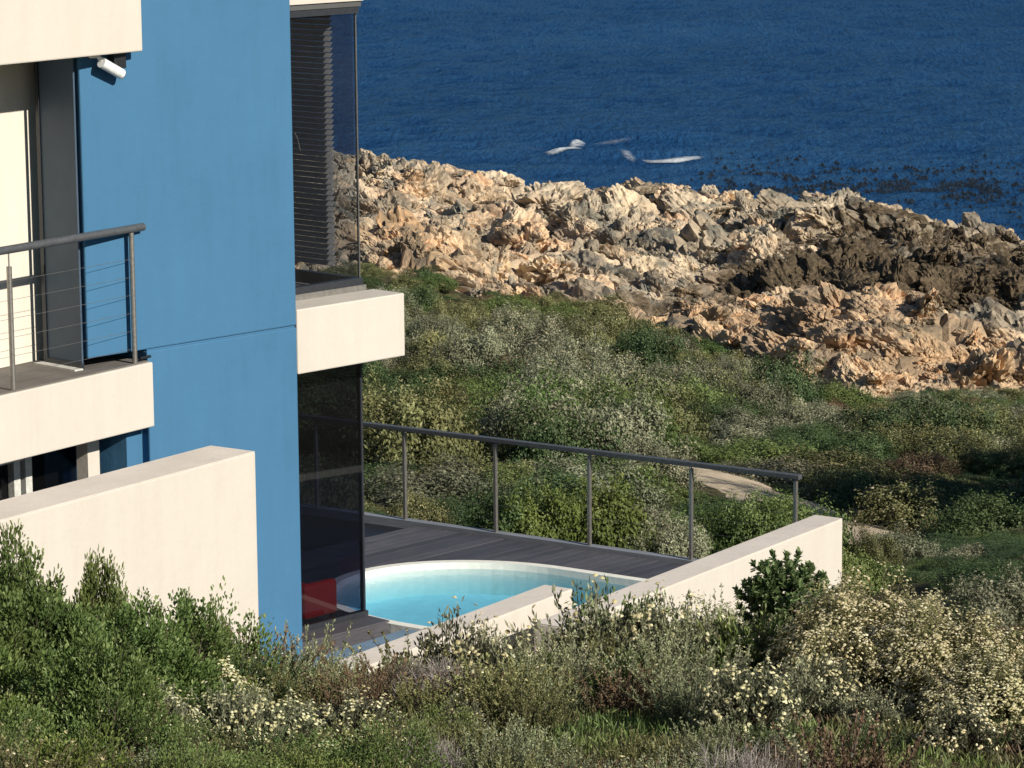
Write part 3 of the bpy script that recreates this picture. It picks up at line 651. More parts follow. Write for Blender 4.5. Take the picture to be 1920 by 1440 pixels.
def tuft(seed, h=.5, n=170, m=None, W_=.008):
    st = Plant(); b = np.c_[rnd(n, 2)*.05, np.zeros(n)]; d = unit(np.c_[rnd(n, 2)*.33, np.ones(n)]); L = h*rng.uniform(.5, 1.1, n); side = rnd(n)
    p = b; dd = d
    for s_ in range(3):
        st.leaves(p, dd, unit(rnd(n)*.2+np.c_[dd[:, 1], -dd[:, 0], np.full(n, .2)]), L*.36, W_*(1, .8, .5)[s_], rng.uniform(0, 1, n), 0, False, .1)
        p = p+dd*(L*.33)[:, None]; dd = unit(dd+np.array([0, 0, -.16])*(s_+1)+dd*np.array([.4, .4, 0])*(s_+1))
    return [('blades', st.mesh('blades', [m]))]

# far, rounded shrubs: one mesh each, leaf clumps over a lumpy dome
def mound(seed, mats, rx_=.75, rz_=.62, clumps=190, per=56, L=.046, flowers=0, flat=False):
    st = Plant(); d, c = dome(clumps, rx_, rz_, seed=seed, rough=.16); c *= rng.uniform(.80, 1., clumps)[:, None]
    k = clumps*per; ti = np.repeat(np.arange(clumps), per); off = unit(rnd(k))*(rng.uniform(0, 1, k)**.5*.13)[:, None]
    p = c[ti]+off; nrm = unit(d[ti]*.7+off/.13*.8+rnd(k)*.28); ax = unit(np.cross(nrm, rnd(k))+nrm*.25); tl = rng.uniform(0, .45, clumps)[ti]
    st.leaves(p, ax, nrm, L*rng.uniform(.5, 1.2, k), L*.5, np.clip(tl*.8+rng.uniform(0, .26, k)+.46*d[ti][:, 2]*np.clip((off*d[ti]).sum(1)/.13+.6, 0, 1), 0, 1), 0, False, .15)  # tops lightened and inner leaves darkened, shading put into the leaf colour
    if flowers:
        sel = np.where(d[:, 2] > .25)[0]; fi = rng.choice(sel, flowers); p = c[fi]*1.04+rnd(flowers)*.06
        st.heads(p, unit(d[fi]+np.array([0, 0, .6])+rnd(flowers)*.3), .017*rng.uniform(.6, 1.3, flowers), rng.uniform(0, 1, flowers), 1)
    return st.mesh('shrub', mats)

# ---------------------------------------------------------------- house
house = empty('house', (b0[0], b0[1], zD), 'modern house with tall blue wall, cream balconies and glazed corner overlooking the sea', 'house')
O = b0[:2]
aL, zt = al(158, 430)
def Lb(px_x, px_y, off=0): return al(px_x, px_y, off)[0]
aR = Lb(556, 600)
zCr = al(554, 612)[1]
TH = .52                                             # depth of the blue wall's return
m = MB().box(O, d2, n2, zCr+.008, .6, (aL, aR), (-TH, 0)); m.build('upper_wall', M_blue, house, .012)
m = MB().box(O, d2, n2, zD-1.5, zCr-.008, (.012, aR), (-TH, 0)); m.build('lower_wall', M_blue, house, .012)
m = MB().box(O, d2, n2, zCr-.008, zCr+.008, (.02, aR-.008), (-TH+.01, -.016)); m.build('wall_joint', M_blue, house)
# cream wall at the back of the upper balcony
cr = on_z(40, 681.5, ZB); XC = float(cr[0])
MB().box((XC, 0), d1, n1, ZB-.5, .6, (8, slab_end[1]-.15), (-.25, 0)).build('recess_wall', M_pale, house)
# narrow frame and shade-coloured panel against the return wall
yC = float(on_pl(79, 400, cr, n1)[1])
m = MB()
q0 = b0[:2]+d2[:2]*(aL-.02)
m.box(q0, n2, d2, ZB, -1.6, (-TH+.02, -TH+.06), (-.035, 0)); m.box(q0, n2, d2, ZB, ZB+.05, (-TH+.06, -.03), (-.035, 0))
m.build('door_frame', M_frame, house)
MB().box(q0, n2, d2, ZB, ZB+.012, (-TH+.0, -.0), (-.12, -.036)).build('door_sill', M_palef, house)
MB().box(q0, n2, d2, ZB+.05, -1.6, (-TH+.06, -.03), (-.022, -.006)).build('return_shade', simple('slate shade panel', (.055, .085, .125), .5, .3, 4, .1), house)  # slate colour paints the shade on the blue wall's return
# balcony slab and upper box
zSb = float(on_pl(287, 800, slab_end, n1)[2])
MB().box((XB, 0), d1, n1, zSb, ZB-.012, (8, slab_end[1]), (-1.2, 0)).build('balcony_slab', M_cream, house, .01)
MB().box((XB, 0), d1, n1, ZB-.012, ZB, (8, slab_end[1]-.03), (-1.15, -.025)).build('balcony_floor', M_slate, house)
XU = XB+.06
ub = on_pl(268, 96, np.array([XU, 0, 0]), n1)
MB().box((XU, 0), d1, n1, ub[2], .4, (8, ub[1]), (-1.1, 0)).build('upper_box', M_cream, house, .012)
# parapet box in front of the corner glazing
aP, zPb = al(760, 667, .0); zPt = al(760, 549, 0)[1]
MB().box(O, d2, n2, zPb, zPt, (aR+.004, aP), (-REC+.03, .0)).build('corner_balcony', M_cream, house, .012)
MB().box(O, d2, n2, zPb, zPt-.02, (aR+.004, gA+.1), (-3.2, -REC+.03)).build('upper_floor', M_slate, house)
MB().box(O, d2, n2, zPt-.02, zPt+.05, (aR-.1, gA+.02), (-REC-.05, -REC+.04)).build('window_sill', M_steel, house)
# glazed corner bay
zGt = al(665, 14, -REC)[1]
G0 = O-n2[:2]*REC                                      # glass plane origin
def pane(name, a0, a1, z0, z1, mt): return MB().box(G0, d2, n2, z0, z1, (a0, a1), (-.012, 0)).build(name, mt, house)
def bars(name, parts, mt): 
    for a0, a1, z0, z1, o0, o1 in parts: MB().box(G0, d2, n2, z0, z1, (a0, a1), (o0, o1)).build(name, mt, house)
DEP = 3.0                                             # bay depth
pane('window_pane', aR-.1, gA-.014, zPt+.11, zGt-.05, M_glass)
bars('window_frame', [(aR-.1, gA, zPt+.05, zPt+.11, -.05, .02), (aR-.1, gA, zGt-.05, zGt+.01, -.05, .02), ], M_frame)
bars('corner_post', [(gA-.014, gA, zPt+.11, zGt-.05, -.03, -.012)], M_steel)
pane('window_pane', aR-.1, gA-.03, zD+.07, zPb-.06, M_glassd)
bars('window_frame', [(aR-.1, gA, zD+.0, zD+.07, -.05, .02), (aR-.1, gA, zPb-.06, zPb, -.05, .02), (gA-.03, gA, zD+.07, zPb-.06, -.05, -.012)], M_frame)
# end wall of the bay (faces the sea)
def endw(name, b_0, b_1, z0, z1, mt, t=.03, a=gA):
    return MB().box(G0, d2, n2, z0, z1, (a-t, a), (b_0, b_1)).build(name, mt, house)
endw('window_pane', -1.6, -.06, zPt+.11, zGt-.05, M_glass, .012, gA-.01)
for z0, z1 in ((zPt+.0, zPt+.11), (zGt-.05, zGt+.01)): MB().box(G0, d2, n2, z0, z1, (gA-.05, gA-.001), (-1.6, -.051)).build('window_frame', M_frame, house)
MB().box(G0, d2, n2, zPt+.11, zGt-.05, (gA-.05, gA-.001), (-1.68, -1.6)).build('window_frame', M_frame, house)
endw('end_wall', -DEP, -1.68, zPt-.0, zGt, M_inner, .15)
endw('window_pane', -1.5, -.06, zD+.07, zPb-.06, M_glassd, .012, gA-.01)
endw('end_wall', -DEP, -1.5, zD, zPb, M_inner, .15)
MB().box(G0, d2, n2, zD-.3, .5, (aL+.6, gA), (-DEP-.2, -DEP)).build('back_wall', M_inner, house)
MB().box(G0, d2, n2, zGt+.01, zGt+.06, (aR-.12, gA+.02), (-DEP, .03)).build('ceiling', M_inner, house)
MB().box(G0, d2, n2, zGt+.06, .6, (aR+.002, gA+.03), (-DEP, .05)).build('roof_fascia', M_cream, house)
MB().box(G0, d2, n2, zD-1.4, zD-.004, (-4, gA), (-DEP, .02)).build('floor_slab', M_carpet, house)
MB().box(G0, d2, n2, zPb-.06, zPb-.002, (aR, gA-.06), (-DEP, -.06)).build('ceiling', M_inner, house)
# lower facade under the balcony: blue pier, glazing, pale frames
XL = XB-.62
def Yx(pxx, pyy, X): return float(on_pl(pxx, pyy, np.array([X, 0, 0]), n1)[1])
y240, y286 = Yx(240, 860, XL), Yx(286, 840, XL)
XQ = XB-.16; yq0, yq1 = Yx(238, 860, XQ), Yx(286, 840, XQ)
MB().box((XQ, 0), d1, n1, zD-1, zSb-.003, (yq0, yq1-.004), (-.7, 0)).build('pier', M_blue, house)
MB().box((XL, 0), d1, n1, zD, zSb-.1, (9, y240-.001), (-.10, -.09)).build('window_pane', M_glassd, house)
m = MB(); m.box((XL, 0), d1, n1, zSb-.1, zSb, (9, y240-.001), (-.14, -.02))
m.build('window_frame', M_frame, house)
for a, b in ((30, 42), (52, 64)):
    MB().box((XL, 0), d1, n1, zD, zSb-.1, (Yx(a, 900, XL), Yx(b, 900, XL)), (-.085, -.02)).build('window_frame', M_palef, house)
MB().box((XL, 0), d1, n1, zSb-.20, zSb-.14, (9, Yx(50, 900, XL)), (-.085, -.03)).build('window_frame', M_palef, house)
XP = XB-.35
MB().box((XP, 0), d1, n1, zD, zSb, (Yx(165, 870, XP), Yx(187, 870, XP)), (-.12, 0)).build('post', M_cream, house)
MB().box((XL, 0), d1, n1, zD-1, .5, (6, y240+.2), (-2.6, -2.5)).build('back_wall', M_inner, house)
MB().box((XL, 0), d1, n1, zD-1, zD-.01, (6, y286+.4), (-2.5, 3.2)).build('floor_slab', M_carpet, house)
# thin cable at the blue corner
p1 = on_pl(553, 250, b0, n2); p2 = on_pl(563, 283, b0-n2*.1, n2)
cbl = MB().path([p1, (p1+p2)/2+np.array([0, 0, .03]), p2], .004, 6); cbl.build('cable', M_steel, house)

# curtain behind the lower window
cu = Plant(); yc0 = Yx(133, 870, XL-.2); yc1 = Yx(160, 870, XL-.2)
V_ = []; nU, nV = 22, 14; ztop = zSb-.2; zlow = zSb-1.6
for j in range(nV):
    t = j/(nV-1); z = ztop+(zlow-ztop)*t; wd = (yc1-yc0)*(1-.75*math.exp(-((t-.28)/.10)**2)); cy = (yc0+yc1)/2+.1*t
    for i in range(nU): s_ = i/(nU-1)-.5; V_.append((XL-.2+.025*math.sin(i*1.9+t*2), cy+s_*wd, z))
me = np_mesh('curtain', np.array(V_), [grid_faces(nV, nU)], [M_fabric], smooth=True)
o = link('curtain', me); tag(o, 'gathered white curtain behind the dark ground floor window under the balcony', 'curtain')
md = o.modifiers.new('thickness', 'SOLIDIFY'); md.thickness = .004

# venetian blind on the far window of the corner room
zb0 = al(560, 522, -REC)[1]; bl_top = zGt-.06
bl = empty('venetian_blind', (*(G0+d2[:2]*(gA-.12)), zPt+.15), 'grey venetian blind hanging in the upper corner room window', 'blind')
ns = 46; zlo = zPt+.20
wB = .20
for k in range(ns):
    z = zlo+(bl_top-zlo)*(k+.5)/ns; c0 = G0+d2[:2]*(gA-.13)
    a = c0-n2[:2]*1.5; b = c0-n2[:2]*wB; ww = .018; tz = .018
    P = [(a-d2[:2]*ww, z-tz), (b-d2[:2]*ww, z-tz), (b+d2[:2]*ww, z+tz), (a+d2[:2]*ww, z+tz)]
    vs = [(p[0], p[1], h) for p, h in P]+[(p[0], p[1], h+.0035) for p, h in P]
    MB().add(vs, [(0, 1, 2, 3), (7, 6, 5, 4), (0, 4, 5, 1), (1, 5, 6, 2), (2, 6, 7, 3), (3, 7, 4, 0)]).build('slat', M_slat, bl)
c0 = G0+d2[:2]*(gA-.13)
for bb in (.42, .85, 1.25): MB().tube((*(c0-n2[:2]*bb), zlo), (*(c0-n2[:2]*bb), bl_top), .003, 5).build('cord', M_slat, bl)
MB().box(c0, d2, n2, bl_top, bl_top+.04, (-.03, .03), (-1.5, -wB)).build('head_rail', M_slat, bl)

# balcony railing
rail = empty('balcony_railing', (XB-.03, post0[1], ZB), 'steel cable railing with dark round handrail along the upper cream balcony', 'railing')
XR = XB-.035; HR = 1.02
Pend = Yx(268, 424, XR)
ztop = float(on_pl(252, 428, np.array([XR, 0, 0]), n1)[2])
MB().tube((XR, 9, ztop), (XR, Pend, ztop), .032, 14).build('handrail', M_rail, rail)
ys = [Yx(253, 680, XR), Yx(25, 728, XR)]; dy = ys[0]-ys[1]
ys.append(ys[1]-dy); ys.append(ys[1]-2*dy); ys.append(ys[1]-3*dy)
for k, y in enumerate(ys):
    MB().tube((XR, y, ZB), (XR, y, ztop-(.03 if k == 0 else .13)), .021, 12).tube((XR, y, ztop-.14), (XR, y, ztop-.02), .006, 8).build('post', M_steel, rail)
for k in range(6):
    z = ZB+.12+k*.145
    MB().tube((XR, 9, z), (XR, ys[0], z), .0016, 6).build('cable', M_steel, rail)
sp = Yx(262, 673, XR); MB().tube((XR+.0, sp, ZB+.03), (XR+.0, sp+.13, ZB+.03), .012, 8).build('bracket', M_black, rail)

# security camera
Xc = XU-.10
cA = on_pl(190, 117, np.array([Xc, 0, 0]), n1); cB = on_pl(228, 139, np.array([Xc+.02, 0, 0]), n1)
sc = empty('security_camera', cA, 'white tube security camera under the upper cream box', 'security camera')
MB().tube(cA, cB, .042, 16).build('body', M_white, sc, .006)
dv = (cB-cA)/np.linalg.norm(cB-cA); MB().tube(cB, cB+dv*.012, .034, 16).build('lens', M_black, sc)
mt_ = np.array([Xc-.05, cA[1]-.02, ub[2]]); MB().tube(cA+dv*.03+np.array([0, 0, .02]), mt_, .016, 8).tube(mt_-np.array([0, 0, .03]), mt_, .045, 12).build('bracket', M_white, sc)
jb = on_pl(212, 113, b0-np.array([0, 0, 0]), n2)
jx = empty('junction_box', jb, 'small dark junction box on the blue wall beside the security camera', 'junction box')
MB().box(jb[:2], d2, n2, jb[2]-.06, ub[2]-.002, (-.06, .06), (.003, .09)).build('box', M_black, jx, .004)

# red armchair
ca_, cz_ = al(600, 1165, -REC-.35)
chc = G0+d2[:2]*(ca_-.23)-n2[:2]*.36
ch = empty('armchair', (*chc, zD), 'red upholstered armchair behind the dark glass by the pool', 'armchair')
def cbx(name, A, B, z0, z1, bv=.04): MB().box(chc, d2, n2, zD+z0, zD+z1, A, B).build(name, M_red, ch, bv)
cbx('seat', (-.20, .20), (-.22, .22), .08, .30); cbx('backrest', (-.28, -.18), (-.24, .24), .08, .50)
cbx('armrest', (-.20, .21), (.20, .28), .08, .40); cbx('armrest', (-.20, .21), (-.30, -.20), .08, .40)
for i in (-.24, .15):
    for j in (-.26, .22): MB().box(chc, d2, n2, zD, zD+.08, (i, i+.04), (j, j+.04)).build('leg', M_black, ch)

# ---------------------------------------------------------------- boundary walls
ZW = zD+.65
def low_wall(name, X, TW, y0, y1, ztop_, zbot, label):
    e = empty(name, ((X+TW/2), (y0+y1)/2, zbot), label, 'wall')
    MB().box((X, 0), d1, n1, zbot, ztop_-.006, (y0, y1), (0, TW)).build('wall_body', M_cream, e, .01)
    MB().box((X, 0), d1, n1, ztop_-.006, ztop_, (y0+.004, y1-.004), (.004, TW-.004)).build('wall_top', M_capping, e)
    return e
rb = on_z(1528, 965, ZW); rf = on_z(1577, 973, ZW)
sb = on_z(1021, 1096, ZW); sf = on_z(1079, 1102, ZW)
low_wall('garden_wall', float(sb[0]), float(sf[0]-sb[0]), 18.9, float(sb[1]), ZW, zD-2, 'short cream garden wall in front of the pool, half hidden by shrubs')
low_wall('garden_wall', float(rb[0]), float(rf[0]-rb[0]), 20.9, float(rb[1]), ZW, zD-2, 'long cream garden wall on the right running out to the end of the fence')
wf = on_pl(479, 846, np.array([float(sf[0]), 0, 0]), n1); wb = on_z(383, 838, wf[2])
low_wall('garden_wall', float(wb[0]), float(wf[0]-wb[0]), 9., float(wf[1]), float(wf[2]), zD-2, 'tall cream garden wall on the left below the balcony')
PX1 = float(rb[0])

# ---------------------------------------------------------------- pool and deck
pts_px = [(688, 1160), (720, 1163)]
py0, py1 = float(on_z(690, 1160, zD)[1])+.02, float(on_z(1000, 1062, zD)[1])
xl = -17.75
def pool_outline(off=0):
    P = []
    cxp, cyp = -16.15, (py0+py1)/2+.0; ry_ = (py1-py0)/2+off; rxp = 1.5+off
    P.append((PX1-.02+off, cyp-ry_)); 
    P.append((cxp, cyp-ry_))
    for k in range(1, 40):
        t = -math.pi/2-math.pi*k/40; P.append((cxp+rxp*math.cos(t), cyp+ry_*math.sin(t)))
    P.append((cxp, cyp+ry_)); P.append((PX1-.02+off, cyp+ry_))
    return P[::-1]
pin = pool_outline(0); pout = pool_outline(.10)
pool = empty('swimming_pool', (-15.8, (py0+py1)/2, zD), 'turquoise swimming pool with rounded end set in the timber deck', 'swimming pool')
def ring(a, b, z0, z1, mt, name):
    m = MB(); n = len(a)
    for i in range(n-1):
        A, B, Cc, Dd = a[i], a[i+1], b[i+1], b[i]
        vs = [(*A, z0), (*B, z0), (*Cc, z0), (*Dd, z0), (*A, z1), (*B, z1), (*Cc, z1), (*Dd, z1)]
        m.add(vs, [(4, 5, 6, 7), (3, 2, 1, 0), (0, 1, 5, 4), (2, 3, 7, 6)])
    return m.build(name, mt, pool)
WL = zD-.05
ring(pin, pout, zD-.9, zD+.012, M_coping, 'coping')
bs = MB(); n = len(pin); bs.add([(x, y, zD-.62) for x, y in pin], [tuple(range(n))]); bs.build('basin_floor', M_basin, pool)
ring([(x, y) for x, y in pin], [((x*.985-16.15*.015+.0), y) for x, y in pin], zD-1.3, WL-.02, M_basin, 'basin_wall') if False else None
# shallow bench in the rounded end
sh = [(x, y) for x, y in pin if x < -15.9]; MB().prism(sh[::-1] if sum(sh[i][0]*sh[(i+1) % len(sh)][1]-sh[(i+1) % len(sh)][0]*sh[i][1] for i in range(len(sh))) < 0 else sh, zD-.615, zD-.30).build('step', M_basin, pool)
def water_mat():
    m, n, l = mat('pool water'); o = n.new('ShaderNodeOutputMaterial'); mx = n.new('ShaderNodeMixShader')
    tr = n.new('ShaderNodeBsdfTransparent'); gl = n.new('ShaderNodeBsdfGlossy'); gl.inputs['Roughness'].default_value = .03
    t = noise(n, l, 9, 4, .6, world_pos(n)); df = n.new('ShaderNodeBsdfDiffuse'); df.inputs[0].default_value = (.06, .40, .52, 1)
    b = n.new('ShaderNodeBump'); b.inputs['Strength'].default_value = .6; b.inputs['Distance'].default_value = .012; l.new(t.outputs[0], b.inputs['Height'])
    l.new(b.outputs[0], gl.inputs['Normal']); m0 = n.new('ShaderNodeMixShader'); ge = n.new('ShaderNodeNewGeometry')
    q = n.new('ShaderNodeMath'); q.operation = 'MULTIPLY_ADD'; q.inputs[1].default_value = -.22; q.inputs[2].default_value = .22; l.new(ge.outputs['Backfacing'], q.inputs[0])   # slightly cloudy surface layer
    l.new(q.outputs[0], m0.inputs[0]); l.new(tr.outputs[0], m0.inputs[1]); l.new(df.outputs[0], m0.inputs[2])
    l.new(front_fresnel(n, l, 1.33, .8, b.outputs[0]), mx.inputs[0]); l.new(m0.outputs[0], mx.inputs[1]); l.new(gl.outputs[0], mx.inputs[2]); l.new(mx.outputs[0], o.inputs[0])
    va = n.new('ShaderNodeVolumeAbsorption'); va.inputs['Color'].default_value = (.01, .68, .88, 1); va.inputs['Density'].default_value = .90; l.new(va.outputs[0], o.inputs['Volume'])
    return m
M_water = water_mat()
m = MB(); nn = len(pin); ins_ = [(x, y) for x, y in pool_outline(-.002)]
ar = sum(ins_[i][0]*ins_[(i+1) % nn][1]-ins_[(i+1) % nn][0]*ins_[i][1] for i in range(nn))
m.prism(ins_ if ar > 0 else ins_[::-1], zD-.61, WL).build('water', M_water, pool)

# deck planks, running with the house wall, cut round the pool
deck = bpy.data.objects.new('timber_deck', None); C.objects.link(deck); deck.location = (-17, 24, zD); tag(deck, kind='structure', label='grey timber deck around the pool')
def inside_pool(p, poly=pout):
    c = False; n = len(poly); j = n-1
    for i in range(n):
        if (poly[i][1] > p[1]) != (poly[j][1] > p[1]) and p[0] < (poly[j][0]-poly[i][0])*(p[1]-poly[i][1])/(poly[j][1]-poly[i][1])+poly[i][0]: c = not c
        j = i
    return c
D0 = np.array([-17., 21.0])
PWD = .135; GAP = .009
def line_iv(s):                    # free intervals along d2 for offset s along n2
    out = []; st = None; ts = np.arange(-1.4, 6, .02)
    for t in ts:
        p = D0+d2[:2]*t+n2[:2]*s
        hb = (p-(G0+d2[:2]*gA))@d2[:2]; hn = (p-G0)@n2[:2]
        free = (p[1] < FY-.06) and (p[0] < PX1-.004) and not inside_pool(p) and not (hb < .26) and p[1] > 21.3
        if free and st is None: st = t
        if not free and st is not None: out.append((st, t-.02)); st = None
    if st is not None: out.append((st, ts[-1]))
    return [iv for iv in out if iv[1]-iv[0] > .05]
s = -2.2
while s < 4.4:
    A = line_iv(s+GAP/2); B = line_iv(s+PWD-GAP/2)
    if len(A) != len(B): A = B = line_iv(s+PWD/2)
    if len(A) == len(B):
        for (a0, a1), (b0_, b1) in zip(A, B):
            if min(a1, b1)-max(a0, b0_) < .03: continue
            q = [D0+d2[:2]*a0+n2[:2]*(s+GAP/2), D0+d2[:2]*a1+n2[:2]*(s+GAP/2), D0+d2[:2]*b1+n2[:2]*(s+PWD-GAP/2), D0+d2[:2]*b0_+n2[:2]*(s+PWD-GAP/2)]
            P = [tuple(v) for v in q][::-1]
            arr = sum(P[i][0]*P[(i+1) % 4][1]-P[(i+1) % 4][0]*P[i][1] for i in range(4))
            MB().prism(P if arr > 0 else P[::-1], zD-.03+random.uniform(-.002, .002), zD+random.uniform(-.002, .002)).build('plank', M_deck, deck)
    s += PWD
MB().prism([(-22, 22.0), (-17.9, 22.0), (-17.9, FY-.02), (-22, FY-.02)], zD-.12, zD-.05).build('deck_joists', M_black, deck)
MB().prism([(-17.9, py1+.11), (PX1-.01, py1+.11), (PX1-.01, FY-.02), (-17.9, FY-.02)], zD-.12, zD-.05).build('deck_joists', M_black, deck)
MB().box((0, FY), n1, d1, zD-.45, zD+.035, (-24, float(rb[0])-.005), (-.045, .06)).build('edge_beam', M_edge, deck)
MB().box((0, FY), n1, d1, zD-2.0, zD-.46, (-24, float(rb[0])-.005), (-.03, .03)).build('deck_skirt', M_black, deck)
# terrace
terr = MB().prism([(-16.7, 14.0), (float(sb[0])+.02, 14.0), (float(sb[0])+.02, py0-.12), (-16.1, py0-.12)], zD-.4, zD-.006).build('terrace', M_terrace)
tag(terr, kind='structure', label='pale blue grey terrace at the foot of the blue wall')
MB().box(G0, d2, n2, zD-.3, zD+.03, (aR-.3, gA-.01), (.04, .30)).build('step', M_deck, house, .006)

# deck fence
fence = empty('deck_fence', (-16.5, FY, zD), 'dark topped steel fence along the far edge of the pool deck', 'fence')
fx = [float(on_pl(x, 900, np.array([0, FY, 0]), d1)[0]) for x in (759, 929, 1105, 1296, 1492)]
st_ = (fx[3]-fx[0])/3; fx = [fx[0]-st_*4, fx[0]-st_*3, fx[0]-st_*2, fx[0]-st_]+fx
HF = .985
for x in fx:
    MB().box((x, FY), n1, d1, zD+.035, zD+HF-.06, (-.014, .014), (-.02, .02)).tube((x, FY, zD+HF-.07), (x, FY, zD+HF-.02), .006, 8).build('post', M_steel, fence)
xe = fx[-1]+.05
MB().box((0, FY), n1, d1, zD+HF-.04, zD+HF+.005, (-23, xe), (-.035, .035)).build('handrail', M_rail, fence, .006)
for k in range(5):
    z = zD+.16+k*.15; MB().tube((-23, FY, z), (fx[-1], FY, z), .0012, 5).build('cable', M_steel, fence)

# ---------------------------------------------------------------- paths
def strip(name, pts, width, mt, label, seed, up=.05):
    """pts: (w,l) centre line"""
    P = np.array(pts, float); t = np.linspace(0, len(P)-1, 140); w = np.interp(t, range(len(P)), P[:, 0]); l = np.interp(t, range(len(P)), P[:, 1]); wd = np.interp(t, range(len(P)), width)
    k = np.ones(9)/9; w = np.convolve(np.pad(w, 4, 'edge'), k, 'valid'); l = np.convolve(np.pad(l, 4, 'edge'), k, 'valid')
    dw = np.gradient(w); dl = np.gradient(l); nn_ = np.hypot(dw, dl); nw, nl = -dl/nn_, dw/nn_; V_ = []
    for j in range(13):
        s_ = (j/12*2-1); e = wd*(1+.35*fbm(t*2.1, t*0+j*.0+seed+(j > 6)*9, 3, seed))
        ww, ll = w+nw*e*s_/2, l+nl*e*s_/2; x, y = wl_xy(ww, ll); z = ground_z(x, y)+up*(1-abs(s_)**4)-.02
        V_.append(np.stack([x, y, z], -1))
    V_ = np.stack(V_, 1).reshape(-1, 3); me = np_mesh(name, V_, [grid_faces(140, 13)], [mt], smooth=True)
    o = link(name, me); return tag(o, kind='structure', label=label)
def lat(x, w): return float(on_w(x, 900, w)@rt)
path_pts = [(36.5, lat(1612, 36.5)), (39, lat(1580, 39)), (42, lat(1520, 42)), (45.5, lat(1430, 45.5)), (48.5, lat(1330, 48.5)), (50.5, lat(1270, 50.5))]
strip('sandy_path', path_pts, [.8, 1.5, 1.9, 2.3, 2.2, 1.2], M_path, 'pale sandy footpath winding down through the scrub', 3)
sp_ = on_w(1750, 1400, 14); strip('sand_patch', [(13.1, lat(1790, 13.4)), (13.8, lat(1760, 14)), (14.6, lat(1720, 14.6))], [.3, .42, .3], M_path, 'bare patch of pale sand among the nearest shrubs', 8, .03)

# ---------------------------------------------------------------- shrub prototypes
PROTO = {
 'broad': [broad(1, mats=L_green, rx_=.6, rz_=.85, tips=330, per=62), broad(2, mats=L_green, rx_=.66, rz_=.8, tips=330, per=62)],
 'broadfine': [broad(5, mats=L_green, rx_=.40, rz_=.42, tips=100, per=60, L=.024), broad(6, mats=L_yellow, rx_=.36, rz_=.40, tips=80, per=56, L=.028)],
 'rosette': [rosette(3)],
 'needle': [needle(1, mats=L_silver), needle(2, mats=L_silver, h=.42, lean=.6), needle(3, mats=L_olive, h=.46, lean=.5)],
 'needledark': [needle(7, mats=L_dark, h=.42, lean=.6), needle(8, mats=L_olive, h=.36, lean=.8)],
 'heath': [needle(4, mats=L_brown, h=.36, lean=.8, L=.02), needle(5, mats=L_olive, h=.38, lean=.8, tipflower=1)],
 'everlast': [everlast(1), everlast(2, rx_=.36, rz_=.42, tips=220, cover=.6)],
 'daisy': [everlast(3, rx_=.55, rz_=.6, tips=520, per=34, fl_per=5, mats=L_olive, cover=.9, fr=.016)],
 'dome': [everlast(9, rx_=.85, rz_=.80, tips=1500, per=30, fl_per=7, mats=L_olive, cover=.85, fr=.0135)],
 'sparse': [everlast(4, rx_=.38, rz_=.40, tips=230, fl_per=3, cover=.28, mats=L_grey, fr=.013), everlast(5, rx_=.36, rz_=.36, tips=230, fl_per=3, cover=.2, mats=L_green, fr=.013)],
 'twig': [twiggy(1), twiggy(2, m=L_stem)],
 'tuft': [tuft(1, m=L_grey), tuft(2, m=L_olive)],
}
KINDS = {
 'broad': ('leafy_bush', 'bush', 'dense green bush with small rounded leaves', 1.06, .70),
 'broadfine': ('leafy_bush', 'bush', 'low fresh green bush with tiny leaves', .44, .40),
 'rosette': ('rosette_bush', 'bush', 'rounded dark green bush with whorled leaves', .99, .42),
 'needle': ('heath_shrub', 'shrub', 'grey green shrub of upright needle-leaved stems', .48, .30),
 'needledark': ('heath_shrub', 'shrub', 'dark green shrub of upright fine stems', .40, .32),
 'heath': ('heath_shrub', 'shrub', 'brownish low heath shrub', .37, .34),
 'everlast': ('everlasting_shrub', 'shrub', 'grey green shrub dotted with cream flower heads', .50, .42),
 'daisy': ('everlasting_shrub', 'shrub', 'rounded shrub covered in cream flower heads', .65, .52),
 'dome': ('everlasting_shrub', 'shrub', 'large domed shrub covered in cream flower heads', .84, .86),
 'sparse': ('everlasting_shrub', 'shrub', 'leafy shrub with a few pale flower heads', .42, .38),
 'twig': ('dry_shrub', 'shrub', 'leafless grey twiggy shrub', .50, .42),
 'tuft': ('grass_tuft', 'grass tuft', 'arching tuft of thin grass blades', .45, .3),
}
cnt = {}
def plant(kind, x, y, z, sxy, sz, label, group=None, rz=None):
    v = PROTO[kind]; parts = v[cnt.get(kind, 0) % len(v)]; cnt[kind] = cnt.get(kind, 0)+1
    nm, cat, *_ = KINDS[kind]
    e = bpy.data.objects.new(nm, None); C.objects.link(e); e.location = (x, y, z); e.rotation_euler = (random.uniform(-.06, .06), random.uniform(-.06, .06), random.uniform(0, 6.28) if rz is None else rz); e.scale = (sxy, sxy, sz)
    tag(e, label, cat, group)
    for pn, me in parts:
        c = bpy.data.objects.new(pn, me); C.objects.link(c); c.parent = e; c['kind'] = 'stuff'
    return e
SIL = np.array([(-400, 960), (0, 985), (100, 1020), (200, 1050), (260, 1105), (350, 1100), (420, 1160), (470, 1180), (560, 1192), (700, 1222), (760, 1208), (830, 1178), (900, 1158), (1000, 1165), (1080, 1175), (1140, 1130), (1200, 1105), (1300, 1120), (1380, 1120), (1480, 1130), (1600, 1100), (1700, 1112), (1800, 1185), (1900, 1290), (2100, 1380)])
def sil_y(x): return float(np.interp(x, SIL[:, 0], SIL[:, 1]))
def to_px(x, y, z):
    p = np.array([x, y, z]); k = p@f_; return 960+F*(p@r_)/k, 720-F*(p@u_)/k
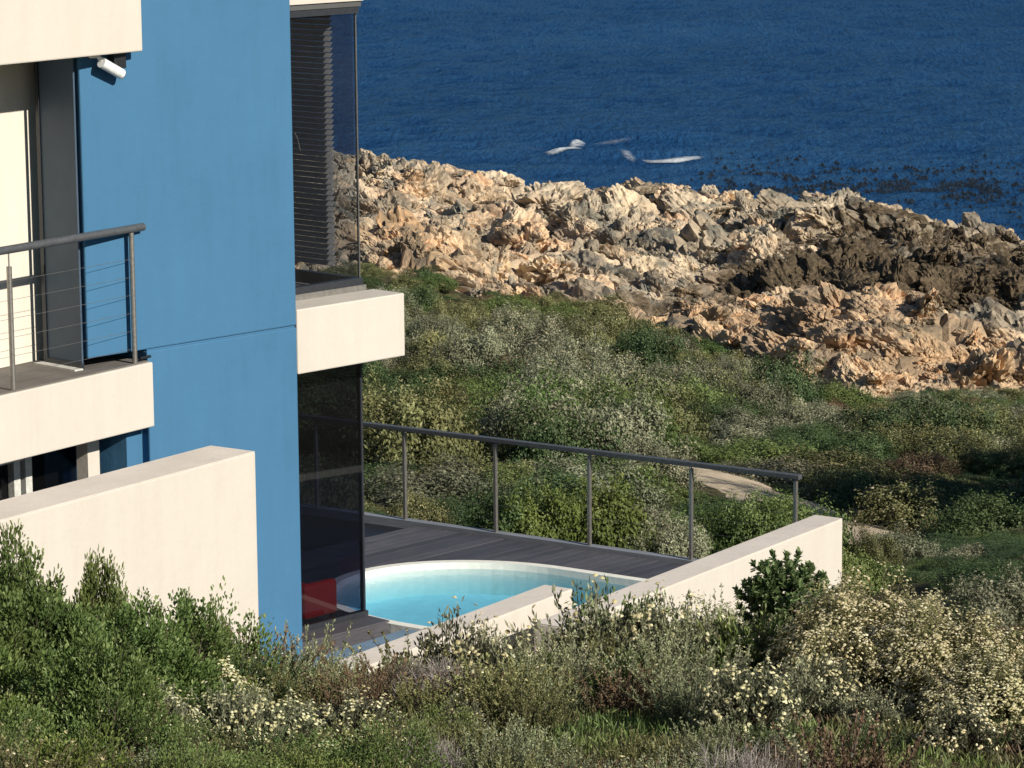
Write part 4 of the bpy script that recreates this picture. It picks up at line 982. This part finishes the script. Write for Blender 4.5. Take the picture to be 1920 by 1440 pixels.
def hero(kind, cx, ytop, w, wid, label, group=None):
    c = on_w(cx, 900, w); x, y = float(c[0]), float(c[1]); z = gz(x, y)-.04; top = float(on_w(cx, ytop, w)[2])
    nm, cat, lab, H, Rr = KINDS[kind]; sxy = wid/F*w/2/Rr; sz = max(.35, (top-z)/H)
    if sz > 1.3*max(sxy, .8): sxy = max(sxy, sz*.72)
    return plant(kind, x, y, z, sxy, sz, label, group)
H = hero
# left leafy mass
H('broad', 20, 985, 18.0, 260, 'tall green leafy bush at the left edge against the cream wall')
H('broad', 165, 1015, 18.6, 170, 'green leafy bush with spiky top in front of the tall cream wall')
H('broad', 230, 1100, 18.2, 200, 'green leafy bush to the right of the spiky topped one')
H('broad', 345, 1098, 19.5, 150, 'small leafy bush at the foot of the tall cream wall')
H('broad', 90, 1120, 17.2, 330, 'broad green bush under the left edge bushes')
H('broad', -40, 1100, 16.8, 300, 'green leafy bush cut by the left edge of the photo')
H('broad', 60, 1250, 16.2, 260, 'dark green bush low on the left')
H('broadfine', 400, 1160, 19.8, 140, 'yellowish green low bush below the tall cream wall')
H('heath', 450, 1172, 20.3, 110, 'thin brown sprigged shrub beside the blue wall corner')
H('broadfine', 100, 1370, 13.2, 300, 'fresh green bush in the bottom left corner')
H('broadfine', 330, 1400, 13.0, 190, 'fresh green low bush along the bottom edge left of centre')
# middle
H('everlast', 290, 1290, 15.6, 200, 'cream flowered shrub low on the left below the larger flowering one')
H('everlast', 430, 1262, 15.9, 220, 'spreading cream flowered shrub between the two lower left flowering ones')
H('daisy', 350, 1228, 16.8, 260, 'grey green shrub with cream flower heads at lower left')
H('everlast', 500, 1300, 16.0, 200, 'grey green shrub with cream flower heads right of the lower left one')
H('everlast', 930, 1150, 20.6, 210, 'cream flowered shrub at the foot of the short garden wall')
H('sparse', 840, 1172, 20.8, 130, 'grey green shrub just left of the short garden wall end')
H('needle', 560, 1188, 20.8, 150, 'upright grey green shrub before the blue wall foot')
H('needle', 660, 1222, 20.2, 150, 'upright grey green shrub left of the half hidden wall')
H('heath', 755, 1200, 20.5, 110, 'thin brownish shrub with tall sprigs beside the terrace')
H('needle', 1110, 1165, 21.2, 150, 'upright grey green shrub right of the short garden wall')
H('sparse', 1170, 1112, 22.2, 130, 'pale flowering shrub where the pool meets the right wall')
H('everlast', 1240, 1120, 21.8, 140, 'cream flecked shrub in front of the long right wall')
H('needle', 1310, 1130, 21.0, 140, 'feathery grey green shrub in front of the long right wall')
H('sparse', 1120, 1128, 22.0, 120, 'pale flowering shrub hiding the near end of the long right wall')
H('needle', 1150, 1118, 21.6, 120, 'feathery grey green shrub at the near end of the long right wall')
H('rosette', 1472, 1030, 22.4, 225, 'rounded dark green bush with whorled leaves before the long right wall')
H('sparse', 1390, 1150, 20.6, 150, 'pale flowering shrub below the rounded dark bush')
# big flowering shrub on the right
H('dome', 1625, 1098, 20.2, 440, 'large domed shrub covered in cream flowers, its top below the right wall end')
H('dome', 1775, 1145, 19.2, 420, 'large domed cream flowered shrub right of the highest one')
H('dome', 1895, 1235, 18.0, 400, 'large domed cream flowered shrub cut by the right edge')
H('daisy', 1560, 1170, 19.2, 220, 'cream flowered shrub at the left foot of the big flowering dome')
H('everlast', 1540, 1210, 18.6, 200, 'shrub with scattered cream flowers beside the deep shade')
H('everlast', 1395, 1235, 17.6, 220, 'green shrub with white flower heads on long stems, lower right')
H('twig', 1400, 1365, 14.6, 150, 'leafless grey twiggy shrub at the lower right')
H('twig', 1480, 1375, 14.6, 120, 'leafless brown twiggy shrub beside the grey one')
H('heath', 1590, 1345, 15.0, 180, 'reddish brown heath shrub above the sand patch')
H('heath', 240, 1310, 14.8, 160, 'reddish brown heath shrub left of the lower flowering shrub')
H('everlast', 1810, 1300, 17.0, 200, 'cream flowered shrub near the right bottom corner')
# fill
SHORT = {'broad': 'round-leaved green bush', 'broadfine': 'tiny-leaved fresh green bush', 'rosette': 'whorled bush', 'needle': 'grey green needle shrub', 'needledark': 'dark green needle shrub', 'heath': 'brownish heath shrub', 'everlast': 'cream-flowered grey shrub', 'daisy': 'densely cream-flowered shrub', 'sparse': 'leafy shrub with few pale flowers', 'twig': 'leafless twiggy shrub', 'tuft': 'arching grass tuft'}
rr = random.Random(21); placed = []
nfill = 0
for _ in range(4000):
    if nfill >= 235: break
    w = 11.6+(23.2-11.6)*rr.random()**.8; l = rr.uniform(-.20, .20)*w; x, y = wl_xy(w, l)
    if x < -13.75 and y < 25: continue
    if x < -13.1 and y > 21.5: continue
    P_ = lat(0, w); pxx = 960+l/w*F*.985
    if 1700 < pxx < 1800 and 13.0 < w < 14.7: continue
    if w < 21 and float(vnoise(np.array([x/.8]), np.array([y/.8]), 91)[0]) < -.22: continue
    if any((w-a)**2+(l-b)**2 < .20**2*(1+w/40) for a, b in placed): continue
    v = fbm(np.array([x/1.3]), np.array([y/1.3]), 2, 77)[0]; r0 = rr.random()
    if pxx < 420: kind = 'broad' if r0 < .25 and w > 15 else ('broadfine' if r0 < .55 else ('sparse' if r0 < .7 else ('heath' if r0 < .85 else 'needle')))
    elif pxx > 1380 and 15.2 < w < 21.5:
        if r0 < .72: continue
        kind = 'needledark' if r0 < .88 else 'sparse'
    elif v > .12: kind = 'sparse' if r0 < .4 else ('everlast' if r0 < .6 else 'broadfine' if r0 < .8 else 'needledark')
    elif v < -.2: kind = 'heath' if r0 < .35 else ('twig' if r0 < .45 else 'needle')
    else: kind = 'needle' if r0 < .35 else ('needledark' if r0 < .5 else 'sparse' if r0 < .7 else 'broadfine' if r0 < .85 else 'tuft')
    nm, cat, lab, HH, Rr = KINDS[kind]; z = gz(x, y)-.04
    d_ = on_w(pxx, sil_y(pxx)+14, w)[2]; hmax = float(d_)-z
    s_ = rr.uniform(.55, .95)*(1.1 if w > 18 else .8); hh = min(HH*s_*1.1, hmax)
    if 210 < pxx < 640 and w < 16.5: hh = min(hh, .20)
    if 1380 < pxx and 14.5 < w < 17.5: hh = min(hh, .26)
    if hh < .13: continue
    place = 'along the bottom edge' if w < 13.2 else ('low near slope' if w < 15 else ('mid near slope' if w < 17.5 else ('upper near slope' if w < 20 else 'top of near slope')))
    cols = ((200, 'far left'), (430, 'under the tall wall'), (620, 'under the blue wall'), (800, 'under the red chair'), (960, 'under the pool'), (1100, 'under the short wall'), (1280, 'under the wall gap'), (1440, 'under the long wall'), (1600, 'under its far end'), (1780, 'lower right'), (9999, 'far right'))
    side = next(c for q_, c in cols if pxx < q_); sz_ = 'tall' if hh > .42 else ('small' if hh < .25 else 'middling')
    lab = sz_+' '+SHORT[kind]
    plant(kind, x, y, z, max(.55, s_), hh/HH, f'{lab}, {place}, {side}', 'shrubs filling the near slope'); placed.append((w, l)); nfill += 1

# low ground cover so that no bare soil shows between shrubs
gc = Plant(); n = 26000; w = 11.2+12.5*rng.uniform(0, 1, n); l = rng.uniform(-.21, .21, n)*w; x, y = wl_xy(w, l)
ok = ~((x < -13.8) & (y < 25)) & ~((x < -13.1) & (y > 21.5)); x, y, w, l = x[ok], y[ok], w[ok], l[ok]
pp = 960+l/w*F*.985; ok = ~((pp > 1690) & (pp < 1810) & (w > 12.9) & (w < 14.8)); x, y = x[ok], y[ok]; n = len(x)
z = ground_z(x, y); per = 4; i = np.repeat(np.arange(n), per); k = n*per
p = np.stack([x[i], y[i], z[i]], -1)+rnd(k)*np.array([.04, .04, .01])+np.array([0, 0, .01])
pn = fbm(p[:, 0]/.8, p[:, 1]/.8, 2, 8)
gc.leaves(p, unit(rnd(k)*.5+np.array([0, 0, 1.])), unit(rnd(k)+np.array([0, 0, .5])), rng.uniform(.03, .10, k), .010, rng.uniform(0, 1, k), 0, False, .1)
mi = gc.m[0]; mi[:] = np.where(pn > .12, 0, np.where(pn < -.15, 2, 1))
me = gc.mesh('ground_cover', [L_green, L_olive, L_brown])
tag(link('ground_cover', me), 'low mixed ground cover between the near shrubs', kind='stuff')

# ---------------------------------------------------------------- hillside shrubs
FAR = {
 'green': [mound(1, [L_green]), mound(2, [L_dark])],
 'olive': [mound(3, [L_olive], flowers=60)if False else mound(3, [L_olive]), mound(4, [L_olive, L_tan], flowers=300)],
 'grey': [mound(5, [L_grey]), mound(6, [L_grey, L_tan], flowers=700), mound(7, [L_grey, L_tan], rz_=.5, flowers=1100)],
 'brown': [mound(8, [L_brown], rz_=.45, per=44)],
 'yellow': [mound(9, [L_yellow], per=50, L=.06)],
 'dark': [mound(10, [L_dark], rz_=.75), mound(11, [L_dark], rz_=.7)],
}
FL = {'green': 'rounded green shrub', 'olive': 'olive mounded shrub', 'grey': 'grey tan-topped shrub', 'brown': 'dry brown low shrub', 'yellow': 'bright yellow green shrub', 'dark': 'dark green dense shrub'}
rr = random.Random(33); spots = []
def near_path(w, l):
    for (a, b), (c_, d_) in zip(path_pts[:-1], path_pts[1:]):
        t = max(0, min(1, ((w-a)*(c_-a)+(l-b)*(d_-b))/((c_-a)**2+(d_-b)**2))); 
        if (w-a-t*(c_-a))**2+(l-b-t*(d_-b))**2 < .85**2: return True
    return False
W_all = []; tries = 0; cellmap = {}
while len(W_all) < 1300 and tries < 60000:
    tries += 1
    w = math.sqrt(rr.uniform(25**2, 112**2)); l = rr.uniform(-.185, .185)*w
    x, y = wl_xy(w, l)
    if y < FY+.9 and x < -13.2: continue
    if w < 30 and x < -12.9: continue
    e = float(edge_n(w, l))
    if w > e+rr.uniform(-1.5, 1.5): continue
    if any(near_path(w+t_, l) for t_ in (0, .8, 1.6, 2.4, 3.2, 4., 4.8, 5.6)): continue
    pxx = 960+l/w*F*.985
    if pxx < 560 and w < 60: continue
    if w > 38 and float(band(w, l)) < -.05: continue
    md = 1.2 if w < 38 else 1.05; ci, cj = int(x//2), int(y//2)
    if any((x-a)**2+(y-b)**2 < md**2 for i in (-1, 0, 1) for j in (-1, 0, 1) for a, b in cellmap.get((ci+i, cj+j), ())): continue
    cellmap.setdefault((ci, cj), []).append((x, y))
    W_all.append((w, l, x, y, pxx, e))
XY = np.array([(a[2], a[3]) for a in W_all]); ZZ = ground_z(XY[:, 0], XY[:, 1]); NV = fbm(XY[:, 0]/7, XY[:, 1]/7, 3, 123); NV2 = fbm(XY[:, 0]/4, XY[:, 1]/4, 2, 321)
items = []
for (w, l, x, y, pxx, e), z, v, v2 in zip(W_all, ZZ, NV, NV2):
    r0 = rr.random()
    if w > e-12: kind = 'olive' if r0 < .5 else ('green' if r0 < .8 else 'grey')
    elif v > .16: kind = 'green' if r0 < .65 else ('olive' if r0 < .9 else 'dark')
    elif v < -.05: kind = 'grey' if r0 < .7 else ('olive' if r0 < .88 else 'brown')
    else: kind = 'grey' if r0 < .35 else ('olive' if r0 < .75 else 'green')
    s_ = rr.uniform(.75, 1.45); hz = rr.uniform(1.0, 1.4)
    if w > e-9: hz *= .55
    if w < 36: s_ *= .68
    if pxx > 1560 and 37 < w < 56: kind = 'dark' if r0 < .6 else ('olive' if r0 < .95 else 'brown'); s_ = min(s_, 1.15); hz = min(hz, .8)
    if w < 36 and 900 < pxx < 1320: kind = ('yellow' if r0 < .45 else 'green' if r0 < .8 else 'grey'); 
    if w < 36 and pxx <= 900: kind = 'green' if r0 < .6 else 'olive'
    if w > 56 and pxx > 1480: hz *= .55
    if 54 < w < 78 and 950 < pxx < 1640 and r0 < .72: kind = 'grey'
    if 45 < w < 68 and pxx < 960: kind = 'green' if r0 < .8 else 'olive'; hz *= .6
    H_ = .62*s_*hz
    # keep the deck, path and garden wall in view
    if w < 42 and pxx < 1560:
        lim = on_w(pxx, 985-.35*max(0, 900-pxx)*0 if False else (870 if pxx < 1200 else 940), w)[2]
        hz = min(hz, max(.25, (float(lim)-z)/(.62*s_)))
    if 40 < w < 60 and 1230 < pxx < 1560: hz = min(hz, .55)
    if w < 42 and 1500 < pxx < 1700: s_ *= .6
    if pxx >= 1600 and w < 36:
        lim = float(on_w(pxx, np.interp(pxx, [1600, 1920], [985, 1065]), w)[2]); hz = min(hz, max(.15, (lim-z)/(.62*s_)))
    items.append((s_*F/w, kind, w, x, y, z-.06, s_, hz, pxx, e))
# special ones
def far_hero(kind, cx, ytop, w, wid, label):
    c = on_w(cx, 900, w); x, y = float(c[0]), float(c[1]); z = gz(x, y)-.08; s_ = wid/F*w/2/.75; top = float(on_w(cx, ytop, w)[2]); s_ = max(s_, .62*(top-z)/.62)
    o = bpy.data.objects.new('shrub', rr.choice(FAR[kind])); C.objects.link(o); o.location = (x, y, z); o.scale = (s_, s_, max(.4, (top-z)/.62)); o.rotation_euler = (0, 0, rr.uniform(0, 6))
    tag(o, label, 'shrub'); return o
for a in (('yellow', 1000, 935, 32.2, 130, 'bright yellow green shrub just beyond the fence, left of the third post'),
          ('yellow', 1130, 925, 32.4, 110, 'bright yellow green shrub just beyond the fence, right of the third post'),
          ('green', 1395, 938, 34, 120, 'rounded green shrub beyond the fence beside the sandy path'),
          ('grey', 1240, 960, 32.6, 140, 'grey flowered shrub beyond the fence near the right wall'),
          ('grey', 1060, 868, 38, 110, 'grey twiggy mound seen through the fence'),
          ('green', 1650, 768, 62, 210, 'dark green bush above the bend of the path'),
          ('dark', 1775, 782, 60, 220, 'dark green bush on the slope above the shaded gully'),
          ('olive', 1880, 770, 63, 260, 'broad olive bush on the slope at the right'),
          ('grey', 1430, 775, 60, 220, 'large grey green shrub above the sandy path'),
          ('grey', 1540, 795, 57, 190, 'large grey green shrub where the path disappears'),
          ('dark', 1340, 770, 63, 150, 'dark green bush above the path, left of the large grey shrubs'),
          ('brown', 1680, 890, 50, 160, 'brownish bush at the edge of the shaded gully'),
          ('dark', 1620, 905, 47, 160, 'dark bush in the gully beside the path end'),
          ('dark', 1760, 930, 46, 190, 'dark bush in the shaded gully'),
          ('dark', 1880, 930, 45, 200, 'dark bush in the shaded gully at the right edge'),
          ('grey', 1690, 1000, 34, 170, 'grey green shrub on the near ridge right of the wall end'),
          ('grey', 1830, 1035, 32.5, 170, 'grey green shrub on the near ridge at the right'),
          ('olive', 1640, 1005, 33.5, 110, 'olive shrub hugging the end of the long right wall')):
    far_hero(*a)
items.sort(key=lambda t: -t[0])
for q, (a, kind, w, x, y, z, s_, hz, pxx, e) in enumerate(items[:282]):
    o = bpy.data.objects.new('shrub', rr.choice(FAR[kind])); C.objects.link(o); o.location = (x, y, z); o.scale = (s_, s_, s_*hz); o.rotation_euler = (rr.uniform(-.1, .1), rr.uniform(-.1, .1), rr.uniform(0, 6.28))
    pl = 'just beyond the fence' if (w < 37 and pxx < 1560) else ('on the near ridge' if w < 38 else ('below the path' if w < 45 else ('level with the path' if w < 52 else ('above the path' if w < 60 else ('on the middle hillside' if w < 72 else ('high on the hillside' if w < 84 else 'near the rocks'))))))
    cols = ((700, 'behind the glazed corner'), (790, 'behind the first fence post'), (880, 'right of the first fence post'), (960, 'behind the second fence post'), (1050, 'right of the second fence post'), (1140, 'behind the third fence post'), (1240, 'right of the third fence post'), (1340, 'behind the fourth fence post'), (1440, 'right of the fourth fence post'), (1540, 'behind the last fence post'), (1640, 'right of the wall end'), (1740, 'well right of the wall end'), (1840, 'towards the right edge'), (9999, 'at the right edge'))
    sd = next(c for q_, c in cols if pxx < q_); sz_ = 'large' if s_ > 1.15 else ('small' if s_ < .8 else 'medium')
    tag(o, f'{sz_} {FL[kind]} {pl}, {sd}', 'shrub', 'shrubs covering the hillside')
# the rest: one scattered mass
def scatter(name, label, pts, protos, scales, idx, rot=None):
    col = bpy.data.collections.new(name+'_sources')
    for k, me in enumerate(protos):
        col.objects.link(bpy.data.objects.new(f'source_{k:02d}', me))
    me = bpy.data.meshes.new(name); me.vertices.add(len(pts)); me.vertices.foreach_set('co', np.asarray(pts, np.float32).ravel())
    a = me.attributes.new('sc', 'FLOAT_VECTOR', 'POINT'); a.data.foreach_set('vector', np.asarray(scales, np.float32).ravel())
    a = me.attributes.new('idx', 'INT', 'POINT'); a.data.foreach_set('value', np.asarray(idx, np.int32))
    a = me.attributes.new('rz', 'FLOAT_VECTOR', 'POINT'); a.data.foreach_set('vector', (np.stack([np.zeros(len(pts)), np.zeros(len(pts)), rng.uniform(0, 6.28, len(pts))], -1) if rot is None else rot).astype(np.float32).ravel())
    o = link(name, me); tag(o, label, kind='stuff')
    ng = bpy.data.node_groups.new(name, 'GeometryNodeTree'); ng.interface.new_socket('Geometry', in_out='INPUT', socket_type='NodeSocketGeometry'); ng.interface.new_socket('Geometry', in_out='OUTPUT', socket_type='NodeSocketGeometry')
    n = ng.nodes; l = ng.links; gi = n.new('NodeGroupInput'); go = n.new('NodeGroupOutput'); ip = n.new('GeometryNodeInstanceOnPoints'); ci = n.new('GeometryNodeCollectionInfo')
    ci.inputs['Collection'].default_value = col; ci.inputs['Separate Children'].default_value = True; ci.inputs['Reset Children'].default_value = True
    def at(nm, dt): q = n.new('GeometryNodeInputNamedAttribute'); q.data_type = dt; q.inputs[0].default_value = nm; return q.outputs[0]
    l.new(gi.outputs[0], ip.inputs['Points']); l.new(ci.outputs[0], ip.inputs['Instance']); ip.inputs['Pick Instance'].default_value = True
    l.new(at('idx', 'INT'), ip.inputs['Instance Index']); l.new(at('rz', 'FLOAT_VECTOR'), ip.inputs['Rotation']); l.new(at('sc', 'FLOAT_VECTOR'), ip.inputs['Scale'])
    l.new(ip.outputs[0], go.inputs[0]); md = o.modifiers.new('scatter', 'NODES'); md.node_group = ng
    return o
# rubble between the boulders
n = 12500; w = rng.uniform(76, 168, n); l = rng.uniform(-.18, .18, n)*w; e = edge_n(w, l); bz = base_wl(w, l); z = rock_z(w, l)
hm = skyline(w, l)-z; ok = (w > e-1.5+rng.uniform(-1, 1, n)*1.5) & (bz > SEA+.15) & (hm > .05); hm = hm[ok]; w, l, z, e, bz = w[ok], l[ok], z[ok], e[ok], bz[ok]; n = len(w); x, y = wl_xy(w, l)
sz = np.minimum(.40*(1+rng.pareto(2.1, n)), 1.7)*np.where(w < e+9, .85, 1.15); sz = np.minimum(sz, np.maximum(.25, hm/.42))
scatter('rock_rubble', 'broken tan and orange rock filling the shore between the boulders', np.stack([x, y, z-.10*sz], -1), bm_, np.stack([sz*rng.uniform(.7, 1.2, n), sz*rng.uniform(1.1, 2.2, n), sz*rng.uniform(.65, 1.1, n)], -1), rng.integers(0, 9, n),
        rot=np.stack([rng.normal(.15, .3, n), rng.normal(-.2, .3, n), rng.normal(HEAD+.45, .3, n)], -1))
protos = [m for k in FAR for m in FAR[k]]; start = {}; c_ = 0
for k in FAR: start[k] = (c_, len(FAR[k])); c_ += len(FAR[k])
rest = items[282:]
# small ones that close the gaps
ex = []
n = 9000; w = np.sqrt(rng.uniform(24**2, 110**2, n)); l = rng.uniform(-.185, .185, n)*w; x, y = wl_xy(w, l); z = ground_z(x, y); e = edge_n(w, l); v = fbm(x/7, y/7, 3, 123)
for i in range(n):
    if w[i] > e[i]+1.5*random.uniform(-1, 1) or (y[i] < FY+.5 and x[i] < -13.2) or (w[i] < 30 and x[i] < -12.9) or any(near_path(w[i]+t_, l[i]) for t_ in (0, .8, 1.6, 2.4)): continue
    kind = ('green' if v[i] > .02 else 'olive') if random.random() < .45 else random.choice(['dark', 'dark', 'dark', 'brown'])
    s_ = random.uniform(.28, .55); ex.append((0, kind, w[i], x[i], y[i], z[i]-.06, s_, .42, 0, 0))
allr = rest+ex
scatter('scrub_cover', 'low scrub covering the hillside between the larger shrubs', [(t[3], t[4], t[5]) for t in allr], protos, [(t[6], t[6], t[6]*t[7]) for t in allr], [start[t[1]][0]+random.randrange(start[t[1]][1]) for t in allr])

# unseen tall thicket, added off to the right only to shade the gully
tp = [(38.6, 8.2, 3.0), (40.2, 8.8, 3.4), (41.8, 9.4, 3.6), (43.4, 10.0, 3.8), (41, 9.6, 3.4), (43, 10.6, 3.6), (45.5, 11.8, 3.6), (40, 10.6, 3.6), (42, 12.0, 3.8), (37.5, 8.7, 2.6), (48, 13, 3.6), (44, 9.6, 2.6), (46.5, 10.8, 2.8)]
pts = []
for w, l, h in tp: x, y = wl_xy(w, l); pts.append((x, y, gz(x, y)-.2))
scatter('unseen_shade_thicket', 'tall dark thicket added out of frame to shade the gully', pts, protos, [(h*.62, h*.62, h/.68) for w, l, h in tp], [start['dark'][0]+k % 2 for k in range(len(tp))])
# pale stone in the scrub
c = on_w(1300, 780, 64); o = link('pale_rock', bm_[3]); o.location = (c[0], c[1], gz(c[0], c[1])+.62); o.scale = (.5, .4, .5); tag(o, 'small pale rock showing among the shrubs above the path', 'rock')
